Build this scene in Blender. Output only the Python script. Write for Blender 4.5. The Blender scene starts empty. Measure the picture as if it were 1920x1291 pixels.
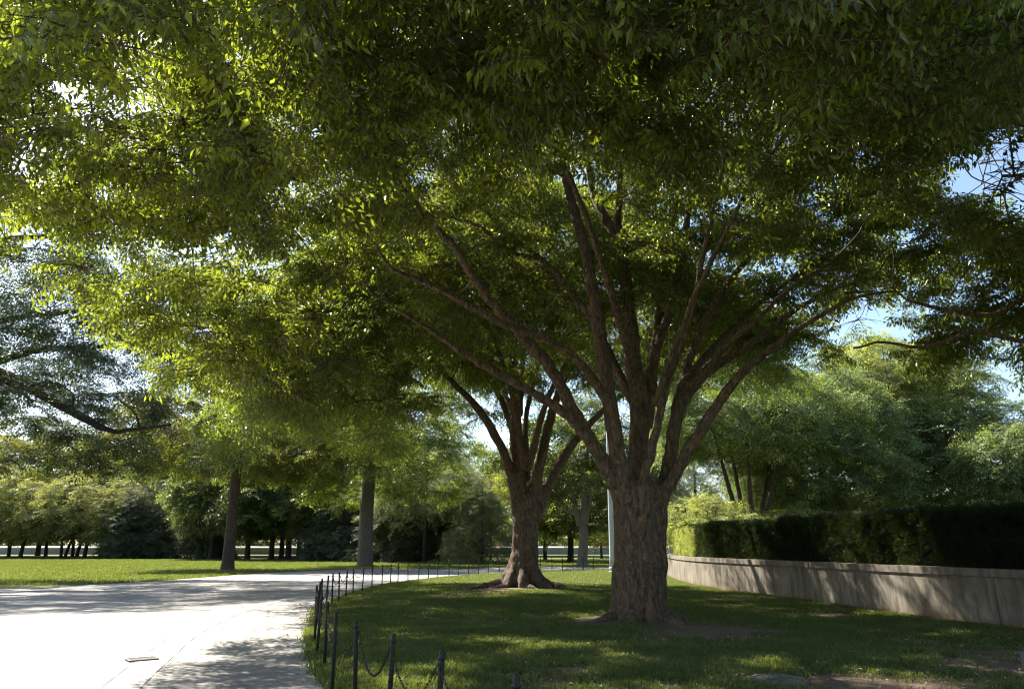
import bpy, math, random
import numpy as np
from mathutils import Vector, noise

# ------------------------------------------------------------------ camera
SC = bpy.context.scene
F, CX, CY, PITCH, EYE = 1387.0, 960.0, 645.5, math.radians(15.2), 1.6
cam_data = bpy.data.cameras.new('camera')
cam_data.sensor_width = 36.0
cam_data.lens = F / 1920.0 * 36.0
cam_data.clip_end = 3000.0
cam = bpy.data.objects.new('camera', cam_data)
SC.collection.objects.link(cam)
cam.location = (0, 0, EYE)
cam.rotation_euler = (math.radians(90) + PITCH, 0, 0)
SC.camera = cam

# ------------------------------------------------------------------ sky, sun, exposure
SUN_EL, SUN_AZ = math.radians(46), math.radians(43)          # azimuth measured to the left of straight ahead
to_sun = Vector((-math.sin(SUN_AZ) * math.cos(SUN_EL), math.cos(SUN_AZ) * math.cos(SUN_EL), math.sin(SUN_EL)))
world = bpy.data.worlds.new('World')
SC.world = world
world.use_nodes = True
wn = world.node_tree
sky = wn.nodes.new('ShaderNodeTexSky')
sky.sky_type = 'NISHITA'
sky.sun_disc = False
sky.sun_elevation = SUN_EL
sky.sun_rotation = -SUN_AZ
sky.air_density = 1.0
sky.dust_density = 1.0
sky.ozone_density = 1.3
bg = wn.nodes['Background']
bg.inputs['Strength'].default_value = 0.075
wn.links.new(sky.outputs[0], bg.inputs[0])
sun_data = bpy.data.lights.new('sun', 'SUN')
sun_data.energy = 5.0
sun_data.angle = math.radians(0.53)
sun_data.color = (1.0, 0.94, 0.83)
sun = bpy.data.objects.new('sun', sun_data)
SC.collection.objects.link(sun)
sun.rotation_euler = (-to_sun).to_track_quat('-Z', 'Y').to_euler()
SC.view_settings.view_transform = 'Standard'
SC.view_settings.look = 'None'
SC.view_settings.exposure = 1.92
SC.view_settings.gamma = 1.0
SC.view_settings.use_curve_mapping = False
cy = SC.cycles
cy.max_bounces = 7
cy.diffuse_bounces = 4
cy.glossy_bounces = 2
cy.transmission_bounces = 3
cy.caustics_reflective = False
cy.caustics_refractive = False
cy.pixel_filter_type = 'BLACKMAN_HARRIS'
cy.filter_width = 1.1
cy.use_denoising = True
cy.denoiser = 'OPENIMAGEDENOISE'
cy.adaptive_threshold = 0.01

rng = np.random.default_rng(7)
random.seed(7)
cp, sp = math.cos(PITCH), math.sin(PITCH)


def ray(px, py):
    u, v = (px - CX) / F, (CY - py) / F
    return np.array((u, cp - v * sp, sp + v * cp))


def at(px, py, Y):
    d = ray(px, py)
    return np.array((0, 0, EYE)) + d * (Y / d[1])


def ground_at(px, py, z=0.0):
    d = ray(px, py)
    return np.array((0, 0, EYE)) + d * ((z - EYE) / d[2])


def rad(px, py, Y, w):
    d = ray(px, py)
    return w / 2 / F * (Y / d[1])


# ------------------------------------------------------------------ object helpers
def link(o):
    SC.collection.objects.link(o)
    return o


def tag(o, label=None, cat=None, group=None, kind=None):
    if label: o['label'] = label
    if cat: o['category'] = cat
    if group: o['group'] = group
    if kind: o['kind'] = kind
    return o


def empty(name, loc, rz=0.0):
    o = bpy.data.objects.new(name, None)
    o.empty_display_size = 0.3
    o.location = tuple(float(c) for c in loc)
    o.rotation_euler = (0, 0, rz)
    return link(o)


def mesh_obj(name, verts, faces, mat, parent=None, smooth=False, loc=None, mats=None, midx=None):
    me = bpy.data.meshes.new(name)
    me.from_pydata([tuple(map(float, v)) for v in verts], [], [tuple(map(int, f)) for f in faces])
    for m in (mats or [mat]):
        me.materials.append(m)
    if midx is not None:
        me.polygons.foreach_set('material_index', np.asarray(midx, dtype=np.int32))
    if smooth:
        me.polygons.foreach_set('use_smooth', np.ones(len(me.polygons), dtype=bool))
    me.update()
    o = bpy.data.objects.new(name, me)
    if parent: o.parent = parent
    if loc is not None: o.location = tuple(float(c) for c in loc)
    return link(o)


class MB:
    """collects simple shapes into one mesh"""
    def __init__(self):
        self.v, self.f, self.m = [], [], []

    def add(self, v, f, m=0):
        n = len(self.v)
        self.v.extend(v)
        self.f.extend([tuple(i + n for i in q) for q in f])
        self.m.extend([m] * len(f))

    def box(self, c, s, rz=0.0, m=0):
        x, y, z = s[0] / 2, s[1] / 2, s[2] / 2
        P = [(-x, -y, -z), (x, -y, -z), (x, y, -z), (-x, y, -z), (-x, -y, z), (x, -y, z), (x, y, z), (-x, y, z)]
        ca, sa = math.cos(rz), math.sin(rz)
        P = [(c[0] + p[0] * ca - p[1] * sa, c[1] + p[0] * sa + p[1] * ca, c[2] + p[2]) for p in P]
        self.add(P, [(0, 3, 2, 1), (4, 5, 6, 7), (0, 1, 5, 4), (1, 2, 6, 5), (2, 3, 7, 6), (3, 0, 4, 7)], m)

    def lathe(self, prof, n=16, c=(0, 0, 0), m=0):
        v, f = [], []
        for r, z in prof:
            for k in range(n):
                a = 2 * math.pi * k / n
                v.append((c[0] + r * math.cos(a), c[1] + r * math.sin(a), c[2] + z))
        for i in range(len(prof) - 1):
            for k in range(n):
                a, b = i * n + k, i * n + (k + 1) % n
                f.append((a, b, b + n, a + n))
        f.append(tuple(range(n - 1, -1, -1)))
        f.append(tuple((len(prof) - 1) * n + k for k in range(n)))
        self.add(v, f, m)

    def tube(self, pts, rs, n=8, cap=True, m=0):
        pts = np.asarray(pts, float)
        v, f = tube_geo(pts, rs, n, cap)
        self.add(v, f, m)

    def build(self, name, mat, parent=None, smooth=False, loc=None, mats=None):
        return mesh_obj(name, self.v, self.f, mat, parent, smooth, loc, mats, self.m if mats else None)


def tube_geo(pts, rs, n=8, cap=True):
    L = len(pts)
    T = np.zeros_like(pts)
    T[1:-1] = pts[2:] - pts[:-2]
    T[0] = pts[1] - pts[0]
    T[-1] = pts[-1] - pts[-2]
    T /= np.linalg.norm(T, axis=1)[:, None] + 1e-9
    ref = np.array((0, 0, 1.0)) if abs(T[0][2]) < 0.9 else np.array((1.0, 0, 0))
    u = np.cross(T[0], ref); u /= np.linalg.norm(u)
    V = []
    ang = np.arange(n) * 2 * math.pi / n
    for i in range(L):
        u = u - T[i] * np.dot(u, T[i]); u /= np.linalg.norm(u) + 1e-9
        w = np.cross(T[i], u)
        ring = pts[i] + rs[i] * (np.cos(ang)[:, None] * u + np.sin(ang)[:, None] * w)
        V.extend(ring.tolist())
    Fc = []
    for i in range(L - 1):
        for k in range(n):
            a, b = i * n + k, i * n + (k + 1) % n
            Fc.append((a, b, b + n, a + n))
    if cap:
        Fc.append(tuple(range(n - 1, -1, -1)))
        Fc.append(tuple((L - 1) * n + k for k in range(n)))
    return V, Fc


def smooth_path(P, per=6):
    """Catmull-Rom through rows of P (any number of columns)"""
    P = np.asarray(P, float)
    if len(P) < 3:
        t = np.linspace(0, 1, per + 1)[:, None]
        return P[0] * (1 - t) + P[-1] * t
    Q = np.vstack([2 * P[0] - P[1], P, 2 * P[-1] - P[-2]])
    out = []
    for i in range(1, len(Q) - 2):
        p0, p1, p2, p3 = Q[i - 1:i + 3]
        for t in np.linspace(0, 1, per, endpoint=False):
            out.append(0.5 * ((2 * p1) + (-p0 + p2) * t + (2 * p0 - 5 * p1 + 4 * p2 - p3) * t * t + (-p0 + 3 * p1 - 3 * p2 + p3) * t ** 3))
    out.append(P[-1])
    return np.array(out)


# ------------------------------------------------------------------ materials
def new_mat(name):
    m = bpy.data.materials.new(name)
    m.use_nodes = True
    nt = m.node_tree
    for n in list(nt.nodes): nt.nodes.remove(n)
    out = nt.nodes.new('ShaderNodeOutputMaterial')
    return m, nt, out


def N(nt, kind, **kw):
    n = nt.nodes.new(kind)
    for k, v in kw.items():
        if k in n.inputs: n.inputs[k].default_value = v
        else: setattr(n, k, v)
    return n


def ramp(nt, fac, stops):
    r = nt.nodes.new('ShaderNodeValToRGB')
    e = r.color_ramp.elements
    while len(e) < len(stops): e.new(0.5)
    for i, (p, c) in enumerate(stops):
        e[i].position = p
        e[i].color = (c[0], c[1], c[2], 1) if not isinstance(c, (int, float)) else (c, c, c, 1)
    nt.links.new(fac, r.inputs[0])
    return r.outputs[0]


def noise_n(nt, scale, detail=5, rough=0.6, vec=None, stretch=None, dist=0.0):
    n = N(nt, 'ShaderNodeTexNoise', Scale=scale, Detail=detail, Roughness=rough, Distortion=dist)
    if vec is None:
        tc = nt.nodes.new('ShaderNodeTexCoord'); vec = tc.outputs['Object']
    if stretch:
        mp = nt.nodes.new('ShaderNodeMapping'); mp.inputs['Scale'].default_value = stretch
        nt.links.new(vec, mp.inputs[0]); vec = mp.outputs[0]
    nt.links.new(vec, n.inputs['Vector'])
    return n.outputs[0]


def mixc(nt, fac, a, b, mode='MIX'):
    m = nt.nodes.new('ShaderNodeMix'); m.data_type = 'RGBA'; m.blend_type = mode
    for s, v in ((m.inputs[0], fac), (m.inputs[6], a), (m.inputs[7], b)):
        if isinstance(v, (int, float)): s.default_value = v
        elif isinstance(v, tuple): s.default_value = (v[0], v[1], v[2], 1)
        else: nt.links.new(v, s)
    return m.outputs[2]


def bump(nt, h, strength=0.5, dist=0.02):
    b = N(nt, 'ShaderNodeBump', Strength=strength, Distance=dist)
    nt.links.new(h, b.inputs['Height'])
    return b.outputs[0]


def finish(nt, out, col, rough=0.8, normal=None, spec=0.3, metal=0.0):
    p = nt.nodes.new('ShaderNodeBsdfPrincipled')
    if isinstance(col, tuple): p.inputs['Base Color'].default_value = (*col, 1)
    else: nt.links.new(col, p.inputs['Base Color'])
    if isinstance(rough, (int, float)): p.inputs['Roughness'].default_value = rough
    else: nt.links.new(rough, p.inputs['Roughness'])
    p.inputs['Specular IOR Level'].default_value = spec
    p.inputs['Metallic'].default_value = metal
    if normal: nt.links.new(normal, p.inputs['Normal'])
    nt.links.new(p.outputs[0], out.inputs[0])
    return p


def leaf_mat(name, dark, light, trans, mix=0.42, rough=0.42, spec=0.5):
    m, nt, out = new_mat(name)
    oi = nt.nodes.new('ShaderNodeObjectInfo')
    ge = nt.nodes.new('ShaderNodeNewGeometry')
    a = nt.nodes.new('ShaderNodeMath'); a.operation = 'ADD'
    nt.links.new(oi.outputs['Random'], a.inputs[0]); nt.links.new(ge.outputs['Random Per Island'], a.inputs[1])
    h = nt.nodes.new('ShaderNodeMath'); h.operation = 'MULTIPLY'; h.inputs[1].default_value = 0.5
    nt.links.new(a.outputs[0], h.inputs[0])
    col = ramp(nt, h.outputs[0], [(0.15, tuple(c * 0.8 for c in dark)), (0.6, light), (0.9, tuple(min(1, c * 1.8) for c in light))])
    tcol = ramp(nt, h.outputs[0], [(0.1, tuple(c * 0.55 for c in trans)), (0.9, (trans[0] * 1.3, trans[1] * 1.2, trans[2]))])
    p = nt.nodes.new('ShaderNodeBsdfPrincipled')
    nt.links.new(col, p.inputs['Base Color'])
    p.inputs['Roughness'].default_value = rough
    p.inputs['Specular IOR Level'].default_value = spec
    t = nt.nodes.new('ShaderNodeBsdfTranslucent')
    nt.links.new(tcol, t.inputs[0])
    mx = nt.nodes.new('ShaderNodeMixShader'); mx.inputs[0].default_value = mix
    nt.links.new(p.outputs[0], mx.inputs[1]); nt.links.new(t.outputs[0], mx.inputs[2])
    nt.links.new(mx.outputs[0], out.inputs[0])
    return m


def bark_mat(name, c1, c2, patch, fleck, plate=5.0, patch_amt=0.55, strength=0.8):
    m, nt, out = new_mat(name)
    n1 = noise_n(nt, 4.5, 7, 0.72, stretch=(1, 1, 0.45))
    n2 = noise_n(nt, 14, 6, 0.7, stretch=(1, 1, 0.3))
    n3 = noise_n(nt, 13, 5, 0.6, stretch=(1, 1, 0.6), dist=0.2)
    n4 = noise_n(nt, 60, 3, 0.7, stretch=(0.5, 0.5, 1.6))
    base = mixc(nt, ramp(nt, n2, [(0.35, 0.0), (0.65, 1.0)]), c1, c2)
    base = mixc(nt, ramp(nt, n1, [(patch_amt, 0.0), (patch_amt + 0.12, 1.0)]), base, patch)
    base = mixc(nt, ramp(nt, n3, [(0.60, 0.0), (0.68, 0.7)]), base, fleck)
    base = mixc(nt, ramp(nt, n4, [(0.3, 0.45), (0.55, 0.0)]), base, tuple(c * 0.35 for c in c1))
    vo = N(nt, 'ShaderNodeTexVoronoi', Scale=plate)
    vo.feature = 'DISTANCE_TO_EDGE'
    tc = nt.nodes.new('ShaderNodeTexCoord')
    mp = nt.nodes.new('ShaderNodeMapping'); mp.inputs['Scale'].default_value = (1.3, 1.3, 0.45)
    nt.links.new(tc.outputs['Object'], mp.inputs[0]); 
    nd = N(nt, 'ShaderNodeTexNoise', Scale=6.0, Detail=4)
    nt.links.new(tc.outputs['Object'], nd.inputs['Vector'])
    va = nt.nodes.new('ShaderNodeVectorMath'); va.operation = 'MULTIPLY_ADD'
    va.inputs[1].default_value = (0.35, 0.35, 0.35)
    nt.links.new(nd.outputs['Color'], va.inputs[0]); nt.links.new(mp.outputs[0], va.inputs[2])
    nt.links.new(va.outputs[0], vo.inputs['Vector'])
    crack = ramp(nt, vo.outputs['Distance'], [(0.0, 0.0), (0.12, 1.0)])
    h = mixc(nt, 0.5, crack, n2)
    h = mixc(nt, 0.3, h, n4)
    finish(nt, out, base, 0.85, bump(nt, h, strength, 0.09), 0.25)
    return m


LEAF_MAIN = leaf_mat('zelkova_leaf', (0.012, 0.023, 0.006), (0.068, 0.096, 0.020), (0.44, 0.56, 0.040), 0.38, 0.30, 0.6)
LEAF_SECOND = leaf_mat('zelkova_leaf_second', (0.030, 0.052, 0.010), (0.076, 0.106, 0.024), (0.36, 0.50, 0.045), 0.40, 0.32, 0.6)
LEAF_DARK = leaf_mat('oak_leaf', (0.014, 0.030, 0.010), (0.036, 0.064, 0.020), (0.09, 0.15, 0.03), 0.3, 0.4)
LEAF_OLIVE = leaf_mat('olive_leaf', (0.055, 0.070, 0.012), (0.12, 0.135, 0.022), (0.34, 0.38, 0.03), 0.45, 0.5)
LEAF_PALE = leaf_mat('pale_leaf', (0.10, 0.12, 0.035), (0.22, 0.235, 0.09), (0.42, 0.46, 0.10), 0.4, 0.5)
LEAF_GREYGREEN = leaf_mat('grey_green_leaf', (0.10, 0.13, 0.075), (0.24, 0.28, 0.17), (0.34, 0.42, 0.18), 0.38, 0.5)
LEAF_CONIFER = leaf_mat('conifer_leaf', (0.022, 0.036, 0.016), (0.085, 0.115, 0.050), (0.15, 0.20, 0.06), 0.3, 0.5)
LEAF_TEAL = leaf_mat('teal_leaf', (0.038, 0.066, 0.026), (0.15, 0.20, 0.07), (0.36, 0.50, 0.11), 0.4, 0.45)
LEAF_FRESH = leaf_mat('fresh_leaf', (0.07, 0.115, 0.032), (0.25, 0.30, 0.085), (0.55, 0.64, 0.12), 0.45, 0.45)
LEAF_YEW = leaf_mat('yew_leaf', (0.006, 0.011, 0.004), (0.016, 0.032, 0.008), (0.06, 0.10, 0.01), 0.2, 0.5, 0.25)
LEAF_YELLOW = leaf_mat('yellow_leaf', (0.14, 0.17, 0.015), (0.24, 0.26, 0.02), (0.5, 0.52, 0.03), 0.45, 0.5)
BARK_MAIN = bark_mat('zelkova_bark', (0.062, 0.045, 0.032), (0.25, 0.178, 0.122), (0.31, 0.15, 0.08), (0.38, 0.30, 0.22), 6.0, 0.55, 0.9)
BARK_DARK = bark_mat('dark_bark', (0.030, 0.024, 0.020), (0.075, 0.058, 0.045), (0.09, 0.06, 0.04), (0.12, 0.10, 0.08), 7.0, 0.62, 0.8)
BARK_BROWN = bark_mat('brown_bark', (0.06, 0.042, 0.032), (0.14, 0.10, 0.08), (0.17, 0.10, 0.07), (0.2, 0.16, 0.13), 4.0, 0.62, 0.8)
BARK_PALE = bark_mat('pale_bark', (0.16, 0.14, 0.12), (0.32, 0.28, 0.25), (0.36, 0.32, 0.28), (0.42, 0.38, 0.34), 3.0, 0.6, 0.5)
BARK_GREY = bark_mat('grey_bark', (0.10, 0.09, 0.085), (0.22, 0.20, 0.19), (0.24, 0.21, 0.19), (0.3, 0.27, 0.25), 3.0, 0.6, 0.7)


def simple_mat(name, a, b, scale=8.0, rough=0.8, bs=0.3, bd=0.01, spec=0.3, metal=0.0, detail=6):
    m, nt, out = new_mat(name)
    n = noise_n(nt, scale, detail, 0.65)
    col = mixc(nt, ramp(nt, n, [(0.35, 0.0), (0.65, 1.0)]), a, b)
    finish(nt, out, col, rough, bump(nt, n, bs, bd), spec, metal)
    return m


# ------------------------------------------------------------------ instancing for uncountable foliage
def variant_collection(name, objs):
    c = bpy.data.collections.new(name)
    for o in objs: c.objects.link(o)
    return c


def instancer(coll):
    ng = bpy.data.node_groups.new('scatter_' + coll.name, 'GeometryNodeTree')
    ng.interface.new_socket('Geometry', in_out='INPUT', socket_type='NodeSocketGeometry')
    ng.interface.new_socket('Geometry', in_out='OUTPUT', socket_type='NodeSocketGeometry')
    gi = ng.nodes.new('NodeGroupInput'); go = ng.nodes.new('NodeGroupOutput')
    ci = ng.nodes.new('GeometryNodeCollectionInfo')
    ci.inputs['Collection'].default_value = coll
    ci.inputs['Separate Children'].default_value = True
    ci.inputs['Reset Children'].default_value = True
    ip = ng.nodes.new('GeometryNodeInstanceOnPoints')
    ip.inputs['Pick Instance'].default_value = True

    def na(nm, typ):
        n = ng.nodes.new('GeometryNodeInputNamedAttribute'); n.data_type = typ
        n.inputs['Name'].default_value = nm
        return n.outputs[0]
    er = ng.nodes.new('FunctionNodeEulerToRotation')
    ng.links.new(na('rot', 'FLOAT_VECTOR'), er.inputs[0])
    ng.links.new(gi.outputs[0], ip.inputs['Points'])
    ng.links.new(ci.outputs[0], ip.inputs['Instance'])
    ng.links.new(na('idx', 'INT'), ip.inputs['Instance Index'])
    ng.links.new(er.outputs[0], ip.inputs['Rotation'])
    ng.links.new(na('scl', 'FLOAT'), ip.inputs['Scale'])
    ng.links.new(ip.outputs[0], go.inputs[0])
    return ng


def scatter_mesh(name, pos, rot, scl, nvar):
    me = bpy.data.meshes.new(name)
    n = len(pos)
    me.vertices.add(n)
    me.vertices.foreach_set('co', np.asarray(pos, np.float32).ravel())
    a = me.attributes.new('rot', 'FLOAT_VECTOR', 'POINT'); a.data.foreach_set('vector', np.asarray(rot, np.float32).ravel())
    a = me.attributes.new('scl', 'FLOAT', 'POINT'); a.data.foreach_set('value', np.asarray(scl, np.float32))
    a = me.attributes.new('idx', 'INT', 'POINT'); a.data.foreach_set('value', rng.integers(0, nvar, n).astype(np.int32))
    me.update()
    return me


def scatter(name, pos, rot, scl, kit, parent=None, loc=None):
    coll, ng, nv = kit
    o = bpy.data.objects.new(name, scatter_mesh(name, pos, rot, scl, nv))
    md = o.modifiers.new('leaves', 'NODES'); md.node_group = ng
    if parent: o.parent = parent
    if loc is not None: o.location = loc
    return link(o)


def rot_of(d, roll):
    d = d / (np.linalg.norm(d, axis=1)[:, None] + 1e-9)
    return np.stack([roll, -np.arcsin(np.clip(d[:, 2], -1, 1)), np.arctan2(d[:, 1], d[:, 0])], axis=1)


def leaf_geo(p, d, up, L, W):
    """pointed leaf of four triangles, folded along its midrib"""
    d = d / np.linalg.norm(d)
    s = np.cross(d, up); s /= np.linalg.norm(s) + 1e-9
    n = np.cross(s, d)
    mid = p + d * L * 0.45 - n * W * 0.12
    return [p, mid, p + d * L * 0.42 + s * W / 2 + n * W * 0.1, p + d * L * 0.42 - s * W / 2 + n * W * 0.1, p + d * L - n * L * 0.12], \
           [(0, 1, 2), (0, 3, 1), (2, 1, 4), (1, 3, 4)]


def make_spray(name, seed, leafmat, bark, length=0.8, nside=6, leafL=0.085, leafW=0.034, gap=0.05, hang=0.5, stem=0.005):
    r = np.random.default_rng(seed)
    v, f, mi = [], [], []

    def put(vv, ff, m):
        n = len(v); v.extend([tuple(x) for x in vv]); f.extend([tuple(i + n for i in q) for q in ff]); mi.extend([m] * len(ff))
    twigs = [(np.array((0., 0, 0)), np.array((1, 0, 0.06)), length)]
    for k in range(nside):
        t = 0.12 + 0.75 * k / nside
        side = 1 if k % 2 else -1
        a = math.radians(r.uniform(35, 62)) * side
        twigs.append((np.array((length * t, 0, 0.02)), np.array((math.cos(a), math.sin(a), r.uniform(-0.15, 0.15))), length * r.uniform(0.35, 0.6) * (1.1 - 0.5 * t)))
    for p0, d, L in twigs:
        d = d / np.linalg.norm(d)
        n = max(3, int(L / gap))
        pts = []
        for i in range(n + 1):
            t = i / n
            pts.append(p0 + d * L * t + np.array((0, 0, -0.16 * L * t * t)) + r.normal(0, 0.004, 3))
        q = np.array(pts)[::max(1, n // 3)]
        vv, ff = tube_geo(q, np.linspace(stem, stem * 0.4, len(q)), 3, False)
        put(vv, ff, 1)
        sd = np.cross(d, (0, 0, 1)); sd /= np.linalg.norm(sd)
        for i in range(1, n + 1):
            s = 1 if i % 2 else -1
            ld = d * r.uniform(0.35, 0.7) + sd * s * r.uniform(0.5, 0.9) + np.array((0, 0, -hang * r.uniform(0.3, 1.6)))
            up = np.array((r.normal(0, 0.35), r.normal(0, 0.35), 1.0))
            vv, ff = leaf_geo(np.array(pts[i]), ld, up, leafL * r.uniform(0.65, 1.15), leafW * r.uniform(0.8, 1.15))
            put(vv, ff, 0)
    me = bpy.data.meshes.new(name)
    me.from_pydata([tuple(map(float, x)) for x in v], [], f)
    me.materials.append(leafmat); me.materials.append(bark)
    me.polygons.foreach_set('material_index', np.array(mi, dtype=np.int32))
    me.update()
    return bpy.data.objects.new(name, me)


def kit(name, leafmat, bark, nv=5, **kw):
    objs = [make_spray('%s_spray_%s' % (name, 'abcdefgh'[i]), 100 + i * 13 + len(name), leafmat, bark, **kw) for i in range(nv)]
    c = variant_collection(name, objs)
    return (c, instancer(c), nv)


FINE = dict(length=0.62, nside=6, leafL=0.122, leafW=0.046, gap=0.050, hang=1.0)
MIDDLE = dict(length=1.0, nside=6, leafL=0.15, leafW=0.075, gap=0.085, hang=0.45, stem=0.007)
COARSE = dict(length=1.3, nside=6, leafL=0.24, leafW=0.13, gap=0.13, hang=0.35, stem=0.01)
K_MAIN = kit('zelkova', LEAF_MAIN, BARK_MAIN, 6, **FINE)
K_SECOND = kit('second_zelkova', LEAF_SECOND, BARK_MAIN, 5, **dict(FINE, leafL=0.11, leafW=0.045, gap=0.058, length=0.9))
K_OAK = kit('oak', LEAF_DARK, BARK_DARK, 5, **dict(MIDDLE, leafL=0.13, leafW=0.06))
K_BRIGHT = kit('bright', LEAF_SECOND, BARK_DARK, 4, **MIDDLE)
K_OLIVE = kit('olive', LEAF_OLIVE, BARK_DARK, 4, **MIDDLE)
K_PALE = kit('pale', LEAF_PALE, BARK_DARK, 4, **COARSE)
K_GREY = kit('grey_green', LEAF_GREYGREEN, BARK_DARK, 4, **dict(MIDDLE, hang=0.8, leafW=0.05))
K_CONIFER = kit('conifer', LEAF_CONIFER, BARK_DARK, 4, **dict(COARSE, leafL=0.2, leafW=0.07, gap=0.09))
LEAF_MID = leaf_mat('mid_leaf', (0.035, 0.055, 0.016), (0.095, 0.125, 0.032), (0.24, 0.32, 0.05), 0.42, 0.42)
K_DARKFAR = kit('dark_far', LEAF_MID, BARK_DARK, 4, **COARSE)
K_TEAL = kit('teal', LEAF_TEAL, BARK_DARK, 4, **dict(MIDDLE, leafL=0.13))
K_FRESH = kit('fresh', LEAF_FRESH, BARK_BROWN, 4, **dict(MIDDLE, leafL=0.13))
K_YELLOW = kit('yellow', LEAF_YELLOW, BARK_DARK, 3, **MIDDLE)


# where the light through a point of a crown lands on the ground, and the holes cut along the sun for dapples
def sunfall(P):
    P = np.atleast_2d(P)
    k = P[:, 2] / to_sun.z
    return P[:, 0] - to_sun.x * k, P[:, 1] - to_sun.y * k


def dapple_holes(P, thr=0.22, seed=0.0):
    sx, sy = sunfall(P)
    out = np.empty(len(sx))
    for i in range(len(sx)):
        x, y = sx[i], sy[i]
        out[i] = noise.noise((x * 0.42, y * 0.42, seed)) * 0.62 + noise.noise((x * 1.35, y * 1.35, seed + 5)) * 0.85
        out[i] += 0.18 if (7.0 < x < 12 and y > 12) else (-0.05 if (3.5 < x < 7.5 or y < 11) else 0.08)
    return out < thr


def crown_shadow_cut(P):
    """cuts the two big crowns so their shadow edges land where set"""
    sx, sy = sunfall(P)
    w = np.array([noise.noise((a * 0.5, b * 0.5, 1.0)) for a, b in zip(sx, sy)])
    bad = (sy > 31.6 + 0.7 * w - 2.4 * np.clip((sx - 4.5) / 2.5, 0, 1))
    bad |= (sy > 13.0 + 0.8 * w) & (sy < 18.0) & (sx < -4.0 + 0.5 * w)
    bad |= (sy > 7.2) & (sy <= 13.0 + 0.8 * w) & (sx < -4.2 + 0.9 * w)
    return ~bad


def crown_openings(P):
    """keep mask: open air left between the big crown and its right neighbour"""
    P = np.atleast_2d(P)
    keep = np.ones(len(P), bool)
    for (dx, dz, r) in ((0.7406, 0.554, 0.078), (0.735, 0.500, 0.055), (0.505, 0.320, 0.034), (0.533, 0.308, 0.026), (0.761, 0.793, 0.035), (0.685, 0.20, 0.05), (0.715, 0.17, 0.05), (0.407, 0.715, 0.015), (0.456, 0.744, 0.013)):
        u, v = P[:, 0] / P[:, 1], (P[:, 2] - EYE) / P[:, 1]
        w = np.array([noise.noise((a * 16, b * 16, 2.0)) for a, b in zip(u, v)])
        keep &= np.hypot((u - dx) * 0.8, v - dz) > r * (1 + 0.6 * w)
    return keep


def elm_shadow_cut(P):  # crown cut so its shadow stays off the lit strip of path
    P = np.atleast_2d(P)
    sx, sy = sunfall(P)
    return sy > 44.5 + 0.8 * np.array([noise.noise((a * 0.4, b * 0.4, 4.0)) for a, b in zip(sx, sy)])


def left_shadow_cut(P):  # crown cut to the foliage whose shadow lands in the path's dark band
    P = np.atleast_2d(P)
    sx, sy = sunfall(P)
    w = np.array([noise.noise((a * 0.4, b * 0.4, 3.0)) for a, b in zip(sx, sy)])
    return (sy > 17.4 + 0.5 * w) & (sy < 36.5 + 1.2 * w) & (P[:, 0] > -36)


# ------------------------------------------------------------------ tree builder
class Skeleton:
    def __init__(self): self.p, self.r = [], []

    def add(self, pts, rs):
        self.p.extend([np.array(q) for q in pts]); self.r.extend(list(rs))


def poisson(sampler, n, dmin, tries=40):
    out = np.zeros((0, 3))
    for _ in range(n * tries):
        if len(out) >= n: break
        p = sampler()
        if p is None: continue
        if len(out) and np.min(np.sum((out - p) ** 2, axis=1)) < dmin * dmin: continue
        out = np.vstack([out, p])
    return out


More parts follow.
